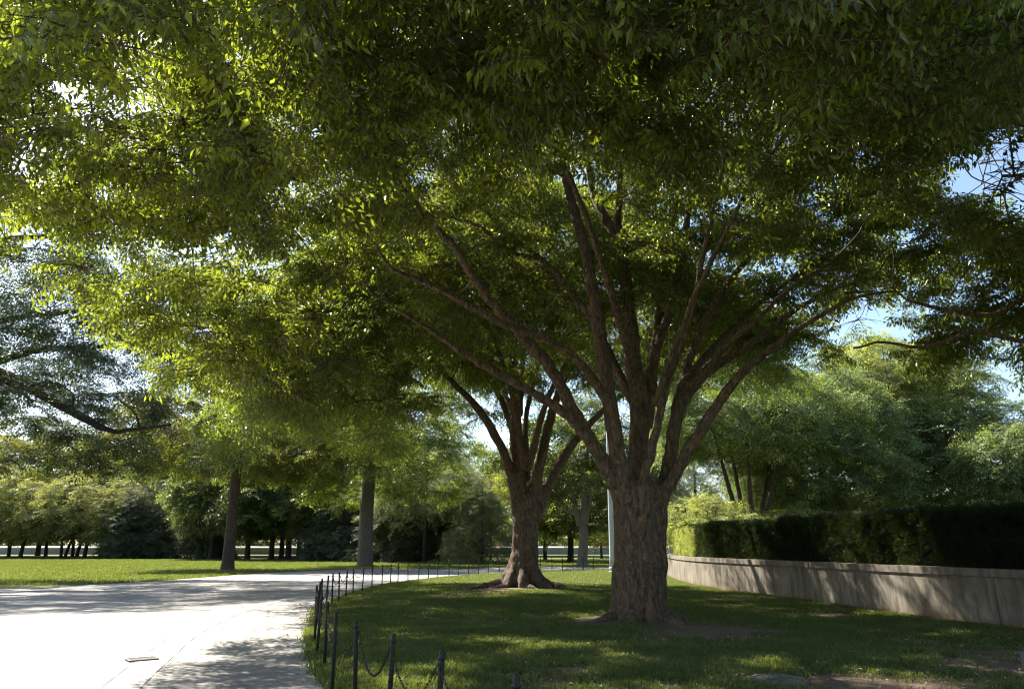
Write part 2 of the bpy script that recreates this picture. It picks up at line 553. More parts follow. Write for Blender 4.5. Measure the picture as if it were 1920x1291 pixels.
def grow(sk, pads, centre, twig_len=1.0, ntwig=6, nspray=6, scale=1.0, tube_sides=5, droop=0.35, wood=True, rmax=0.11, lift=0.22):
    """connect every leafy pad to the nearest wood and return (branch mesh, spray transforms)"""
    mb = MB()
    pos, dirs, scl = [], [], []
    P = np.array(sk.p); R = np.array(sk.r)
    d0 = np.array([np.min(np.linalg.norm(P - q, axis=1)) for q in pads])
    for k in np.argsort(d0):
        q = pads[k]
        dv = P - q
        dd = np.linalg.norm(dv, axis=1)
        # prefer wood that lies lower and nearer the trunk than the pad
        out_q = np.linalg.norm(q[:2] - centre[:2]); out_p = np.linalg.norm(P[:, :2] - centre[:2], axis=1)
        cost = dd + 0.9 * np.maximum(0, P[:, 2] - q[2]) + 0.8 * np.maximum(0, out_p - out_q)
        j = int(np.argmin(cost)); a = P[j]; L = dd[j]
        r0 = min(max(R[j] * 0.7, 0.012), 0.014 + 0.017 * L, rmax)
        h = (q - a)
        m1 = a + h * 0.33 + np.array((0, 0, lift * L * 0.7)) + rng.normal(0, 0.06 * L, 3)
        m2 = a + h * 0.68 + np.array((0, 0, lift * L * 0.6)) + rng.normal(0, 0.06 * L, 3)
        path = smooth_path([a, m1, m2, q], 4)
        rr = np.linspace(r0, 0.010, len(path))
        mb.tube(path, rr, tube_sides, False)
        P = np.vstack([P, path[2:]]); R = np.concatenate([R, rr[2:]])
        ax = q - a; ax[2] *= 0.3
        if np.linalg.norm(ax[:2]) < 0.2: ax = np.append(rng.normal(0, 1, 2), 0.0)
        outw = np.append(q[:2] - centre[:2], 0); outw /= np.linalg.norm(outw) + 1e-6
        ax = ax / np.linalg.norm(ax) + 0.5 * outw
        base = math.atan2(ax[1], ax[0])
        for t in range(ntwig):
            an = base + math.radians(-85 + 170 * (t + rng.uniform(0.1, 0.9)) / ntwig)
            tl = twig_len * rng.uniform(0.7, 1.25)
            st = q - np.append(ax[:2], 0) * 0.3 * twig_len * rng.uniform(0, 1)
            dz = rng.uniform(-0.12, 0.22)
            td = np.array((math.cos(an), math.sin(an), dz))
            tp = np.array([st + td * tl * s + np.array((0, 0, -droop * tl * s * s)) for s in (0, 0.35, 0.7, 1.0)])
            if wood: mb.tube(tp, (0.014, 0.010, 0.007, 0.004), 3, False)
            for s in range(nspray):
                u = (s + rng.uniform(0.2, 0.8)) / nspray
                sd = 1 if s % 2 else -1
                off = math.radians(rng.uniform(15, 75)) * sd if u < 0.92 else 0
                pos.append(st + td * tl * u + np.array((0, 0, -droop * tl * u * u)) + rng.normal(0, 0.03, 3) * (1, 1, 5))
                dirs.append((math.cos(an + off), math.sin(an + off), dz * 0.6 - droop * u * 1.1 + rng.normal(-0.05, 0.38)))
                scl.append(scale * rng.uniform(0.62, 1.28))
    dirs = np.array(dirs); pos = np.array(pos)
    return mb, pos, rot_of(dirs, rng.normal(0, 0.6, len(pos))), np.array(scl)


def remesh_wood(name, mb, mat, parent, base, voxel, rough_amp, flute):
    """fuse trunk and limbs into one continuous skin, then roughen it"""
    me = bpy.data.meshes.new(name + '_raw')
    me.from_pydata([tuple(map(float, v)) for v in mb.v], [], mb.f)
    tmp = bpy.data.objects.new(name + '_raw', me)
    link(tmp)
    rm = tmp.modifiers.new('r', 'REMESH'); rm.mode = 'VOXEL'; rm.voxel_size = voxel
    sm = tmp.modifiers.new('s', 'SMOOTH'); sm.factor = 0.5; sm.iterations = 5
    dg = bpy.context.evaluated_depsgraph_get()
    res = bpy.data.meshes.new_from_object(tmp.evaluated_get(dg))
    bpy.data.objects.remove(tmp)
    n = len(res.vertices)
    co = np.empty(n * 3, np.float32); res.vertices.foreach_get('co', co); co = co.reshape(-1, 3)
    no = np.empty(n * 3, np.float32); res.vertex_normals.foreach_get('vector', no); no = no.reshape(-1, 3)
    nz = noise.noise
    amp = np.empty(n)
    for i in range(n):
        x, y, z = co[i]
        a = nz((x * 3.2, y * 3.2, z * 0.7)) * flute * max(0.25, 1 - z / 5.0)
        a += nz((x * 9, y * 9, z * 4)) * rough_amp + nz((x * 22, y * 22, z * 11)) * rough_amp * 0.5
        amp[i] = a
    co = co + no * amp[:, None] - np.asarray(base, np.float32)
    res.vertices.foreach_set('co', co.astype(np.float32).ravel())
    res.name = name
    res.materials.clear(); res.materials.append(mat)
    res.polygons.foreach_set('use_smooth', np.ones(len(res.polygons), dtype=bool))
    res.update()
    o = bpy.data.objects.new(name, res)
    o.parent = parent
    return link(o)


def limb(spec, per=5, k=1.0):
    """spec rows: px, py, Y, width px  ->  (points, radii)"""
    A = np.array([[*at(a, b, Y), rad(a, b, Y, w) * k] for a, b, Y, w in spec])
    S = smooth_path(A, per)
    S[1:-1, :3] += rng.normal(0, 0.012, (len(S) - 2, 3))
    return S[:, :3], np.maximum(S[:, 3], 0.02)


def finish_tree(root, base, mb, pos, rot, scl, kt, bark, name_crown='crown', limit=None, gaps=None):
    b = np.asarray(base)
    m = np.ones(len(pos), bool)
    if limit: m &= limit(pos)
    if gaps is not None: m &= dapple_holes(pos, gaps)
    pos, rot, scl = pos[m], rot[m], scl[m]
    mb.v = [tuple(np.array(v) - b) for v in mb.v]
    br = mb.build('branches', bark, root, True)
    tag(br, kind='stuff')
    cr = scatter(name_crown, pos - b, rot, scl, kt, root)
    tag(cr, kind='stuff')
    return br, cr


# ================================================================== GROUND
def hills(x, y):
    """the ground rises gently beyond the lawns"""
    return np.where(y > 148, np.minimum((y - 148) * 0.012, 2.2), 0.0)


def grass_ground_mat(name, attr=None):
    m, nt, out = new_mat(name)
    big = noise_n(nt, 0.35, 5, 0.6)
    mid = noise_n(nt, 2.3, 6, 0.65)
    fine = noise_n(nt, 45, 4, 0.7)
    g = mixc(nt, ramp(nt, mid, [(0.35, 0), (0.68, 1)]), (0.055, 0.072, 0.016), (0.12, 0.14, 0.026))
    g = mixc(nt, ramp(nt, big, [(0.45, 0), (0.7, 0.6)]), g, (0.17, 0.18, 0.045))
    g = mixc(nt, ramp(nt, fine, [(0.35, 0.55), (0.6, 0.0)]), g, (0.03, 0.05, 0.012))
    d = mixc(nt, ramp(nt, fine, [(0.35, 0), (0.65, 1)]), (0.12, 0.085, 0.055), (0.23, 0.17, 0.12))
    if attr:
        at_ = nt.nodes.new('ShaderNodeAttribute'); at_.attribute_name = attr
        s = nt.nodes.new('ShaderNodeMath'); s.operation = 'ADD'
        sb = nt.nodes.new('ShaderNodeMath'); sb.operation = 'MULTIPLY_ADD'; sb.inputs[1].default_value = 0.5; sb.inputs[2].default_value = -0.25
        nt.links.new(fine, sb.inputs[0])
        nt.links.new(at_.outputs['Fac'], s.inputs[0]); nt.links.new(sb.outputs[0], s.inputs[1])
        fac = ramp(nt, s.outputs[0], [(0.42, 0), (0.6, 1)])
    else:
        fac = ramp(nt, noise_n(nt, 0.9, 6, 0.7), [(0.6, 0.0), (0.72, 0.8)])
    col = mixc(nt, fac, g, d)
    finish(nt, out, col, 0.9, bump(nt, fine, 0.7, 0.03), 0.2)
    return m


GROUND = grass_ground_mat('grass_ground')
LAWN = grass_ground_mat('lawn_ground', 'bare')

xs = np.unique(np.concatenate([np.linspace(-900, -120, 12), np.linspace(-120, 120, 41), np.linspace(120, 900, 12)]))
ys = np.unique(np.concatenate([np.linspace(-60, 140, 31), np.linspace(140, 400, 27), np.linspace(400, 1600, 12)]))
V = [(x, y, float(hills(x, y)) - 0.02) for y in ys for x in xs]
nx = len(xs)
Fc = [(j * nx + i, j * nx + i + 1, (j + 1) * nx + i + 1, (j + 1) * nx + i) for j in range(len(ys) - 1) for i in range(nx - 1)]
tag(mesh_obj('ground', V, Fc, GROUND, smooth=True), kind='structure')

# lawn edge (inner side of the path) and far edge of the path, as ground curves
edge_px = [(640, 1330), (606, 1291), (580, 1245), (573, 1205), (578, 1170), (590, 1145), (612, 1131), (650, 1117), (700, 1102), (760, 1091),
           (850, 1081), (950, 1074.5), (1060, 1070), (1140, 1068), (1250, 1067), (1500, 1067)]
edge = np.array([ground_at(a, b)[:2] for a, b in edge_px])
edge = np.vstack([[(-1.2, 3.0), (-1.0, -12.0)][::-1], edge])
lawn_edge = smooth_path(edge, 8)
far_px = [(-900, 1123), (0, 1104), (130, 1098), (260, 1091), (360, 1084), (470, 1076), (600, 1069), (720, 1066), (850, 1067), (960, 1063), (1140, 1061), (1250, 1061), (1500, 1061)]
far_edge = smooth_path(np.array([ground_at(a, b)[:2] for a, b in far_px]), 8)


def path_mat():
    m, nt, out = new_mat('path_asphalt')
    big = noise_n(nt, 0.5, 5, 0.6)
    fine = noise_n(nt, 90, 3, 0.7)
    mid = noise_n(nt, 7, 6, 0.7)
    c = mixc(nt, ramp(nt, big, [(0.35, 0), (0.65, 1)]), (0.225, 0.208, 0.187), (0.32, 0.30, 0.27))
    c = mixc(nt, ramp(nt, fine, [(0.35, 0.5), (0.55, 0.0)]), c, (0.16, 0.155, 0.15))
    c = mixc(nt, ramp(nt, mid, [(0.62, 0.0), (0.75, 0.35)]), c, (0.42, 0.36, 0.30))
    finish(nt, out, c, 0.85, bump(nt, fine, 0.4, 0.01), 0.3)
    return m


PATH = path_mat()
right_end = far_edge[-1]
poly = list(map(tuple, lawn_edge)) + [tuple(p) for p in far_edge[::-1]] + [(-70, -12)]
from mathutils.geometry import tessellate_polygon
tri = tessellate_polygon([[Vector((p[0], p[1], 0)) for p in poly]])
tag(mesh_obj('path', [(p[0], p[1], 0.012) for p in poly], tri, PATH), kind='structure')


def inside_lawn(x, y):
    """signed distance (positive on the lawn) to the lawn edge"""
    P = lawn_edge
    d = P[1:] - P[:-1]
    q = np.stack([x, y], -1)[..., None, :]
    t = np.clip(np.sum((q - P[:-1]) * d, -1) / np.sum(d * d, -1), 0, 1)
    c = P[:-1] + t[..., None] * d
    dist = np.linalg.norm(q - c, axis=-1)
    j = np.argmin(dist, -1)
    dj = d[j]; vj = np.stack([x, y], -1) - P[:-1][j]
    side = dj[..., 0] * vj[..., 1] - dj[..., 1] * vj[..., 0]
    return np.where(side < 0, 1, -1) * np.take_along_axis(dist, j[..., None], -1)[..., 0]


TREE1 = ground_at(1200, 1168)
TREE2 = ground_at(980, 1104)


def bareness(x, y):
    a = 0.5 * noise.fractal((x * 0.33 + 3.1, y * 0.33, 0.0), 1.0, 2.0, 4) + 0.30 + 0.18 * noise.noise((x * 1.9, y * 1.9, 8.0)) + 0.10 * noise.noise((x * 5, y * 5, 9.0))
    for T, s in ((TREE1, 2.6), (TREE2, 3.2)):
        r = math.hypot(x - T[0], y - T[1]); a += 0.34 * math.exp(-(r / s) ** 2) + 0.35 * math.exp(-(r / (0.45 * s)) ** 2)
    a += 0.24 * math.exp(-((x - 4.0) / 2.2) ** 2 - ((y - 9.2) / 1.6) ** 2)
    a += 0.22 * math.exp(-((x - 7.0) / 1.5) ** 2 - ((y - 10.5) / 1.5) ** 2)
    return a


# raised lawn sheet, fine grid
gx = np.arange(-8.5, 13.5, 0.16); gy = np.concatenate([np.arange(3.0, 34, 0.16), np.arange(34, 56, 0.5)])
GX, GY = np.meshgrid(gx, gy)
SD = inside_lawn(GX, GY)
V, bare = [], []
for j in range(GX.shape[0]):
    for i in range(GX.shape[1]):
        x, y = GX[j, i], GY[j, i]
        h = 0.04 * min(1.0, max(0.0, (SD[j, i] + 0.05 + 0.10 * noise.noise((x * 3, y * 3, 0))) / 0.12))
        h += 0.025 * noise.noise((x * 0.9, y * 0.9, 2)) * min(1, max(0, SD[j, i]))
        for T, s in ((TREE1, 1.3), (TREE2, 1.6)):
            h += 0.10 * math.exp(-((x - T[0]) ** 2 + (y - T[1]) ** 2) / (s * s))
        V.append((x, y, h - 0.012)); bare.append(bareness(x, y))
nx = GX.shape[1]
Fc = []
for j in range(GX.shape[0] - 1):
    for i in range(nx - 1):
        if max(SD[j, i], SD[j + 1, i + 1], SD[j, i + 1], SD[j + 1, i]) > -0.15:
            Fc.append((j * nx + i, j * nx + i + 1, (j + 1) * nx + i + 1, (j + 1) * nx + i))
lawn = mesh_obj('lawn', V, Fc, LAWN, smooth=True)
a = lawn.data.attributes.new('bare', 'FLOAT', 'POINT'); a.data.foreach_set('value', np.array(bare, np.float32))
tag(lawn, kind='structure')

# grass blades ---------------------------------------------------
GRASS = leaf_mat('grass_blade', (0.030, 0.052, 0.017), (0.074, 0.104, 0.032), (0.24, 0.31, 0.04), 0.33, 0.5, 0.3)
nt = GRASS.node_tree
gp_ = next(n for n in nt.nodes if n.type == 'BSDF_PRINCIPLED')
src = gp_.inputs['Base Color'].links[0].from_socket
oi_ = nt.nodes.new('ShaderNodeObjectInfo')
dry = ramp(nt, noise_n(nt, 0.8, 6, 0.7, vec=oi_.outputs['Location']), [(0.48, 0.0), (0.66, 0.85)])
nt.links.new(mixc(nt, dry, src, (0.20, 0.18, 0.085)), gp_.inputs['Base Color'])


def tuft(name, seed, n=14, h=0.048, spread=0.07, w=0.006):
    r = np.random.default_rng(seed)
    v, f = [], []
    for k in range(n):
        x, y = r.normal(0, spread, 2); a = r.uniform(0, 6.28); hh = h * r.uniform(0.5, 1.3)
        lx, ly = r.normal(0, 0.45, 2) * hh
        c, s = math.cos(a) * w, math.sin(a) * w
        b = len(v)
        v += [(x - c, y - s, -0.01), (x + c, y + s, -0.01), (x + lx * .4 + c * .7, y + ly * .4 + s * .7, hh * 0.6), (x + lx * .4 - c * .7, y + ly * .4 - s * .7, hh * 0.6), (x + lx, y + ly, hh)]
        f += [(b, b + 1, b + 2, b + 3), (b + 3, b + 2, b + 4)]
    me = bpy.data.meshes.new(name); me.from_pydata(v, [], f); me.materials.append(GRASS); me.update()
    return bpy.data.objects.new(name, me)


c = variant_collection('grass_tufts', [tuft('tuft_' + 'abcd'[i], i + 5, 18) for i in range(4)])
K_GRASS = (c, instancer(c), 4)
n = 150000
yy = 5.0 + 29 * rng.random(n) ** 1.35
xx = -7 + rng.random(n) * 19.5
sd = inside_lawn(xx, yy)
keep = (sd > 0.03 + rng.random(n) * 0.08) & (np.abs(xx) < 0.78 * yy + 1.0)
xx, yy = xx[keep], yy[keep]
bb = np.array([bareness(x, y) for x, y in zip(xx, yy)])
keep = bb + rng.normal(0, 0.12, len(bb)) < 0.41
xx, yy = xx[keep], yy[keep]
zz = np.array([0.028 + 0.025 * noise.noise((x * 0.9, y * 0.9, 2)) + 0.10 * math.exp(-((x - TREE1[0]) ** 2 + (y - TREE1[1]) ** 2) / 1.7) for x, y in zip(xx, yy)])
rz = np.zeros((len(xx), 3)); rz[:, 2] = rng.random(len(xx)) * 6.28
tag(scatter('grass', np.stack([xx, yy, zz], 1), rz, (0.7 + 0.6 * rng.random(len(xx))) * (1 + yy * 0.012), K_GRASS),
    'short mown grass over the lawn inside the chain fence', 'grass', kind='stuff')
n = 42000
yy = 33 + 24 * rng.random(n) ** 1.2; xx = -8 + 24 * rng.random(n)
sd = inside_lawn(xx, yy); keep = sd > 0.1; xx, yy = xx[keep], yy[keep]
rz = np.zeros((len(xx), 3)); rz[:, 2] = rng.random(len(xx)) * 6.28
tag(scatter('sunlit_grass', np.stack([xx, yy, np.full(len(xx), 0.015)], 1), rz, 1.2 + 0.8 * rng.random(len(xx)), K_GRASS),
    'sunlit strip of grass behind the second big trunk inside the fence', 'grass', kind='stuff')
# left lawn, far: bigger tufts
n = 30000
yy = 33 + 60 * rng.random(n); xx = -60 + 75 * rng.random(n)
fe = np.interp(xx, far_edge[:, 0], far_edge[:, 1])
keep = (yy > fe + 0.2) & (np.abs(xx) < 0.75 * yy)
xx, yy = xx[keep], yy[keep]
rz = np.zeros((len(xx), 3)); rz[:, 2] = rng.random(len(xx)) * 6.28
tag(scatter('far_grass', np.stack([xx, yy, np.full(len(xx), -0.02)], 1), rz, 1.5 + 1.2 * rng.random(len(xx)), K_GRASS),
    'sunlit grass of the wide lawn beyond the path', 'grass', kind='stuff')

# fallen leaves and litter
LITTER = leaf_mat('litter', (0.16, 0.11, 0.05), (0.34, 0.27, 0.15), (0.2, 0.15, 0.06), 0.2, 0.6)
lo = []
for i in range(3):
    vv, ff = leaf_geo(np.array((-0.03, 0, 0.0)), np.array((1.0, 0, 0.1)), np.array((0, 0.3 * (i - 1), 1.0)), 0.07, 0.032)
    me = bpy.data.meshes.new('fallen_' + 'abc'[i]); me.from_pydata([tuple(map(float, x)) for x in vv], [], ff); me.materials.append(LITTER)
    lo.append(bpy.data.objects.new('fallen_' + 'abc'[i], me))
c = variant_collection('litter', lo)
K_LITTER = (c, instancer(c), 3)
n = 9000
yy = 6 + 24 * rng.random(n) ** 1.3; xx = -7.5 + 19 * rng.random(n)
sd = inside_lawn(xx, yy)
keep = (sd > -1.6) & (rng.random(n) < np.where(sd < 0, 0.5 * np.exp(sd * 2.5), 1.0))
xx, yy, sd = xx[keep], yy[keep], sd[keep]
zl = np.where(sd > 0, 0.055, 0.02)
rr = np.stack([rng.normal(0, 0.3, len(xx)), rng.normal(0, 0.3, len(xx)), rng.random(len(xx)) * 6.28], 1)
tag(scatter('fallen_leaves', np.stack([xx, yy, zl], 1), rr, 0.6 + 0.7 * rng.random(len(xx)), K_LITTER),
    'dry fallen leaves scattered over the shaded grass', 'fallen leaves', kind='stuff')

# ---------------------------------------------------------------- gutter joint and drain in the path
JOINT = simple_mat('path_joint', (0.07, 0.065, 0.06), (0.12, 0.11, 0.10), 30)
GUT = simple_mat('gutter_concrete', (0.30, 0.29, 0.27), (0.40, 0.38, 0.36), 14)


def strip(name, centre, w, z, mat):
    c = np.asarray(centre); t = np.gradient(c, axis=0); t /= np.linalg.norm(t, axis=1)[:, None]
    nrm = np.stack([-t[:, 1], t[:, 0]], 1)
    V = []
    for i in range(len(c)):
        ww = w[i] if hasattr(w, '__len__') else w
        a, b = c[i] - nrm[i] * ww / 2, c[i] + nrm[i] * ww / 2
        V += [(a[0], a[1], z), (b[0], b[1], z)]
    Fx = [(2 * i, 2 * i + 2, 2 * i + 3, 2 * i + 1) for i in range(len(c) - 1)]
    return mesh_obj(name, V, Fx, mat)


gut = smooth_path(np.array([ground_at(a, b)[:2] for a, b in [(100, 1370), (190, 1291), (262, 1236), (335, 1186), (420, 1150), (520, 1124), (640, 1103)]]), 10)
gut2 = gut + np.array((0.42, 0.12))
tag(strip('gutter', (gut + gut2) / 2, 0.42, 0.016, GUT), kind='structure')
wj = 0.018 + 0.012 * np.sin(np.arange(len(gut)) * 1.7)
tag(strip('gutter_joint', gut, np.abs(wj), 0.020, JOINT), kind='structure')
tag(strip('gutter_joint', gut2, np.abs(wj) * 0.5, 0.020, JOINT), kind='structure')
DARKMETAL = simple_mat('iron', (0.03, 0.028, 0.026), (0.075, 0.068, 0.06), 40, 0.6, 0.3, 0.002, 0.5)
IRON = simple_mat('weathered_iron', (0.09, 0.082, 0.072), (0.17, 0.155, 0.14), 30, 0.7, 0.5, 0.004, 0.4)
g = ground_at(266, 1238)
GRATE = simple_mat('worn_grate', (0.13, 0.115, 0.10), (0.22, 0.20, 0.17), 30, 0.7, 0.5, 0.004, 0.4)
dr = empty('drain_grate', (g[0], g[1], 0.016), math.radians(38))
mb = MB()
for s in (-1, 1):
    mb.box((0, s * 0.13, 0.012), (0.40, 0.025, 0.016)); mb.box((s * 0.19, 0, 0.012), (0.025, 0.236, 0.014))
mb.build('frame', IRON, dr)
for k in range(9):
    mb = MB(); mb.box((-0.16 + k * 0.04, 0, 0.010), (0.016, 0.232, 0.012)); mb.build('bar', GRATE, dr)
mb = MB(); mb.box((0, 0, 0.003), (0.36, 0.24, 0.002)); mb.build('pit', simple_mat('pit', (0.06, 0.05, 0.04), (0.10, 0.085, 0.07)), dr)
tag(dr, 'small iron drain grate set in the sunlit path at the gutter line', 'drain grate')

# ---------------------------------------------------------------- manhole cover
g = ground_at(1460, 1276, 0.04)
mh = empty('manhole_cover', (g[0], g[1], 0.035), 0.2)
mb = MB(); mb.lathe([(0.34, -0.03), (0.34, 0.03), (0.325, 0.038), (0.285, 0.038), (0.280, 0.022)], 40); mb.build('ring', IRON, mh, False)
mb = MB(); mb.lathe([(0.272, -0.02), (0.272, 0.028), (0.264, 0.032), (0.10, 0.032)], 40); mb.build('lid', IRON, mh, False)
for s in (-1, 1):
    mb = MB(); mb.box((s * 0.09, 0.02 * s, 0.0335), (0.15, 0.035, 0.004)); mb.build('lifting_slot', DARKMETAL, mh)
tag(mh, 'round iron manhole cover lying in the bare soil of the lawn', 'manhole cover')
g = ground_at(1958, 1247, 0.03)
ub = empty('utility_box', (g[0], g[1], 0.02), 0.15)
BOXM = simple_mat('grey_box', (0.10, 0.12, 0.13), (0.16, 0.18, 0.19), 12, 0.8, 0.3, 0.004)
mb = MB(); mb.box((0, 0, 0.07), (0.42, 0.30, 0.16)); mb.build('body', BOXM, ub)
mb = MB(); mb.box((0, 0, 0.162), (0.45, 0.33, 0.022)); mb.build('lid', BOXM, ub)
tag(ub, 'low grey utility box in the grass at the right edge near the wall', 'utility box')

# ================================================================== RETAINING WALL, BED, HEDGE
def wall_mat():
    m, nt, out = new_mat('wall_concrete')
    a = noise_n(nt, 1.3, 6, 0.65); b = noise_n(nt, 6, 6, 0.7, stretch=(1, 1, 0.12)); f = noise_n(nt, 60, 3, 0.7)
    c = mixc(nt, ramp(nt, a, [(0.35, 0), (0.65, 1)]), (0.150, 0.128, 0.100), (0.265, 0.232, 0.185))
    c = mixc(nt, ramp(nt, b, [(0.45, 0), (0.62, 0.85)]), c, (0.10, 0.08, 0.062))
    c = mixc(nt, ramp(nt, f, [(0.3, 0.4), (0.5, 0)]), c, (0.18, 0.155, 0.13))
    # soil splash stain close to the ground
    tc = nt.nodes.new('ShaderNodeTexCoord'); sx = nt.nodes.new('ShaderNodeSeparateXYZ'); nt.links.new(tc.outputs['Object'], sx.inputs[0])
    ad = nt.nodes.new('ShaderNodeMath'); ad.operation = 'MULTIPLY_ADD'; ad.inputs[1].default_value = 0.35
    nt.links.new(a, ad.inputs[0]); nt.links.new(sx.outputs['Z'], ad.inputs[2])
    c = mixc(nt, ramp(nt, ad.outputs[0], [(0.2, 0.75), (0.42, 0.0)]), c, (0.16, 0.09, 0.055))
    finish(nt, out, c, 0.85, bump(nt, f, 0.35, 0.008), 0.25)
    return m


WALL = wall_mat()
wall_px = [(2300, 1247), (2080, 1210), (1920, 1185), (1780, 1167), (1600, 1142), (1500, 1127), (1400, 1113.5), (1330, 1103.5), (1290, 1096), (1268, 1089), (1255, 1083)]
wb = np.array([ground_at(a, b)[:2] for a, b in wall_px])
wb = np.vstack([wb, wb[-1] + np.array((0.4, 3.2)), wb[-1] + np.array((2.6, 7.5)), wb[-1] + np.array((6.5, 10.5)), wb[-1] + np.array((12.5, 12))])
wl = smooth_path(wb, 10)
WH, CAPH = 1.15, 0.17


def extrude_wall(line, off0, off1, z0, z1):
    t = np.gradient(line, axis=0); t /= np.linalg.norm(t, axis=1)[:, None]
    nr = np.stack([t[:, 1], -t[:, 0]], 1)     # towards the bed (right of travel direction)
    V, Fx = [], []
    for i in range(len(line)):
        a = line[i] + nr[i] * off0; b = line[i] + nr[i] * off1
        V += [(a[0], a[1], z0), (b[0], b[1], z0), (b[0], b[1], z1), (a[0], a[1], z1)]
    for i in range(len(line) - 1):
        for k in range(4):
            p, q = 4 * i + k, 4 * i + (k + 1) % 4
            Fx.append((p, p + 4, q + 4, q))
    Fx += [(0, 1, 2, 3), tuple(4 * (len(line) - 1) + k for k in (3, 2, 1, 0))]
    return V, Fx


wroot = empty('retaining_wall', (wl[0][0], wl[0][1], 0))
off = np.array([wl[0][0], wl[0][1], 0])
# the wall body is cast in bays with open joints
seg = np.linalg.norm(np.diff(wl, axis=0), axis=1); cum = np.concatenate([[0], np.cumsum(seg)])


def slice_line(s0, s1, n=6):
    s = np.linspace(s0, s1, n)
    return np.stack([np.interp(s, cum, wl[:, 0]), np.interp(s, cum, wl[:, 1])], 1)


s = 0.0
while s < cum[-1] - 0.5:
    e = min(s + 4.6, cum[-1])
    V, Fx = extrude_wall(slice_line(s, e - 0.012, 8), 0.02, 0.36, -0.1, WH - CAPH)
    mesh_obj('panel', np.array(V) - off, Fx, WALL, wroot)
    s = e
s = 0.0
while s < cum[-1] - 0.5:
    e = min(s + 2.3, cum[-1])
    V, Fx = extrude_wall(slice_line(s, e - 0.006, 5), -0.02, 0.40, WH - CAPH + 0.012, WH)
    mesh_obj('coping_stone', np.array(V) - off, Fx, WALL, wroot)
    s = e
V, Fx = extrude_wall(wl, 0.035, 0.3, WH - CAPH - 0.01, WH - CAPH + 0.02)
mesh_obj('mortar_bed', np.array(V) - off, Fx, JOINT, wroot)
tag(wroot, 'long low curved concrete retaining wall with a coping, under the clipped hedge', 'wall')

SOIL = simple_mat('bed_soil', (0.06, 0.045, 0.03), (0.12, 0.09, 0.06), 6)
bedline = wl + 0
t = np.gradient(bedline, axis=0); t /= np.linalg.norm(t, axis=1)[:, None]
inner = bedline + np.stack([t[:, 1], -t[:, 0]], 1) * 0.34
poly = [tuple(p) for p in inner] + [(60, inner[-1][1] + 10), (60, 5)]
tri = tessellate_polygon([[Vector((p[0], p[1], 0)) for p in poly]])
tag(mesh_obj('planting_bed', [(p[0], p[1], WH - 0.1) for p in poly], tri, simple_mat('bed_ground', (0.05, 0.07, 0.02), (0.10, 0.12, 0.04), 3)), kind='structure')

# hedge: solid dark twiggy core clothed in small sprays
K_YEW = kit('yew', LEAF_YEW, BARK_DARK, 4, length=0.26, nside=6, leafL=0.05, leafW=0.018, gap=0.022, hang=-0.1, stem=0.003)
h_end = 7.9
hs = np.interp(wb[10, 1] - 1.2, wl[:, 1], cum)
HL = slice_line(0.0, float(hs), 90)
HW, HZ0, HZ1 = 1.9, WH - 0.1, 2.28
hroot = empty('clipped_hedge', (HL[0][0], HL[0][1], HZ0))
hoff = np.array((HL[0][0], HL[0][1], HZ0))
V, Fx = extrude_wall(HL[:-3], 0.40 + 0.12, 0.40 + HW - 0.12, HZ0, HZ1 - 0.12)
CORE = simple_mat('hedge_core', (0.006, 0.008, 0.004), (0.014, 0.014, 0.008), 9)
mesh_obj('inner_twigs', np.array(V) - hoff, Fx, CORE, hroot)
tt = np.gradient(HL, axis=0); tt /= np.linalg.norm(tt, axis=1)[:, None]
nn = np.stack([tt[:, 1], -tt[:, 0]], 1)
pos, dr_, sc_ = [], [], []
L = len(HL) - 1
def hpt(u, o):
    i = min(int(u), L - 1); f_ = u - i
    p = HL[i] * (1 - f_) + HL[i + 1] * f_; nrm = nn[i] * (1 - f_) + nn[i + 1] * f_; tg = tt[i]
    return p + nrm * o, nrm, tg
def hrough(u, z): return 0.06 * noise.noise((u * 0.45, z * 1.5, 0)) + 0.03 * noise.noise((u * 1.8, z * 5, 3))
for k in range(13000):
    u = L * rng.random() ** 0.85; z = HZ0 + rng.random() * (HZ1 - HZ0)
    p, nrm, tg = hpt(u, 0.46 + hrough(u, z) + rng.random() * 0.08)
    pos.append((p[0], p[1], z)); d = np.append(-nrm, 0) + rng.normal(0, 0.55, 3) + np.array((0, 0, 0.45)); dr_.append(d); sc_.append(rng.uniform(0.7, 1.2))
for k in range(11000):
    u = L * rng.random() ** 0.85; o = 0.42 + rng.random() * HW
    p, nrm, tg = hpt(u, o)
    pos.append((p[0], p[1], HZ1 - 0.1 + 0.09 * noise.noise((u * 0.22, o, 7)) + 0.05 * noise.noise((u * 0.9, o, 2)) + rng.random() * 0.06)); dr_.append(rng.normal(0, 0.4, 3) + np.array((0, 0, 1))); sc_.append(rng.uniform(0.7, 1.25))
for k in range(3500):
    o = 0.42 + rng.random() * HW; z = HZ0 + rng.random() * (HZ1 - HZ0)
    bulge = 0.25 * math.sin((o - 0.42) / HW * math.pi)
    p, nrm, tg = hpt(L, o); p = p + tg * bulge
    pos.append((p[0], p[1], z)); d = np.append(tg, 0) + rng.normal(0, 0.5, 3) + np.array((0, 0, 0.4)); dr_.append(d); sc_.append(rng.uniform(0.7, 1.2))
pos = np.array(pos); dr_ = np.array(dr_)
tag(scatter('leaves', pos - hoff, rot_of(dr_, rng.random(len(pos)) * 6.28), np.array(sc_), K_YEW, hroot), kind='stuff')
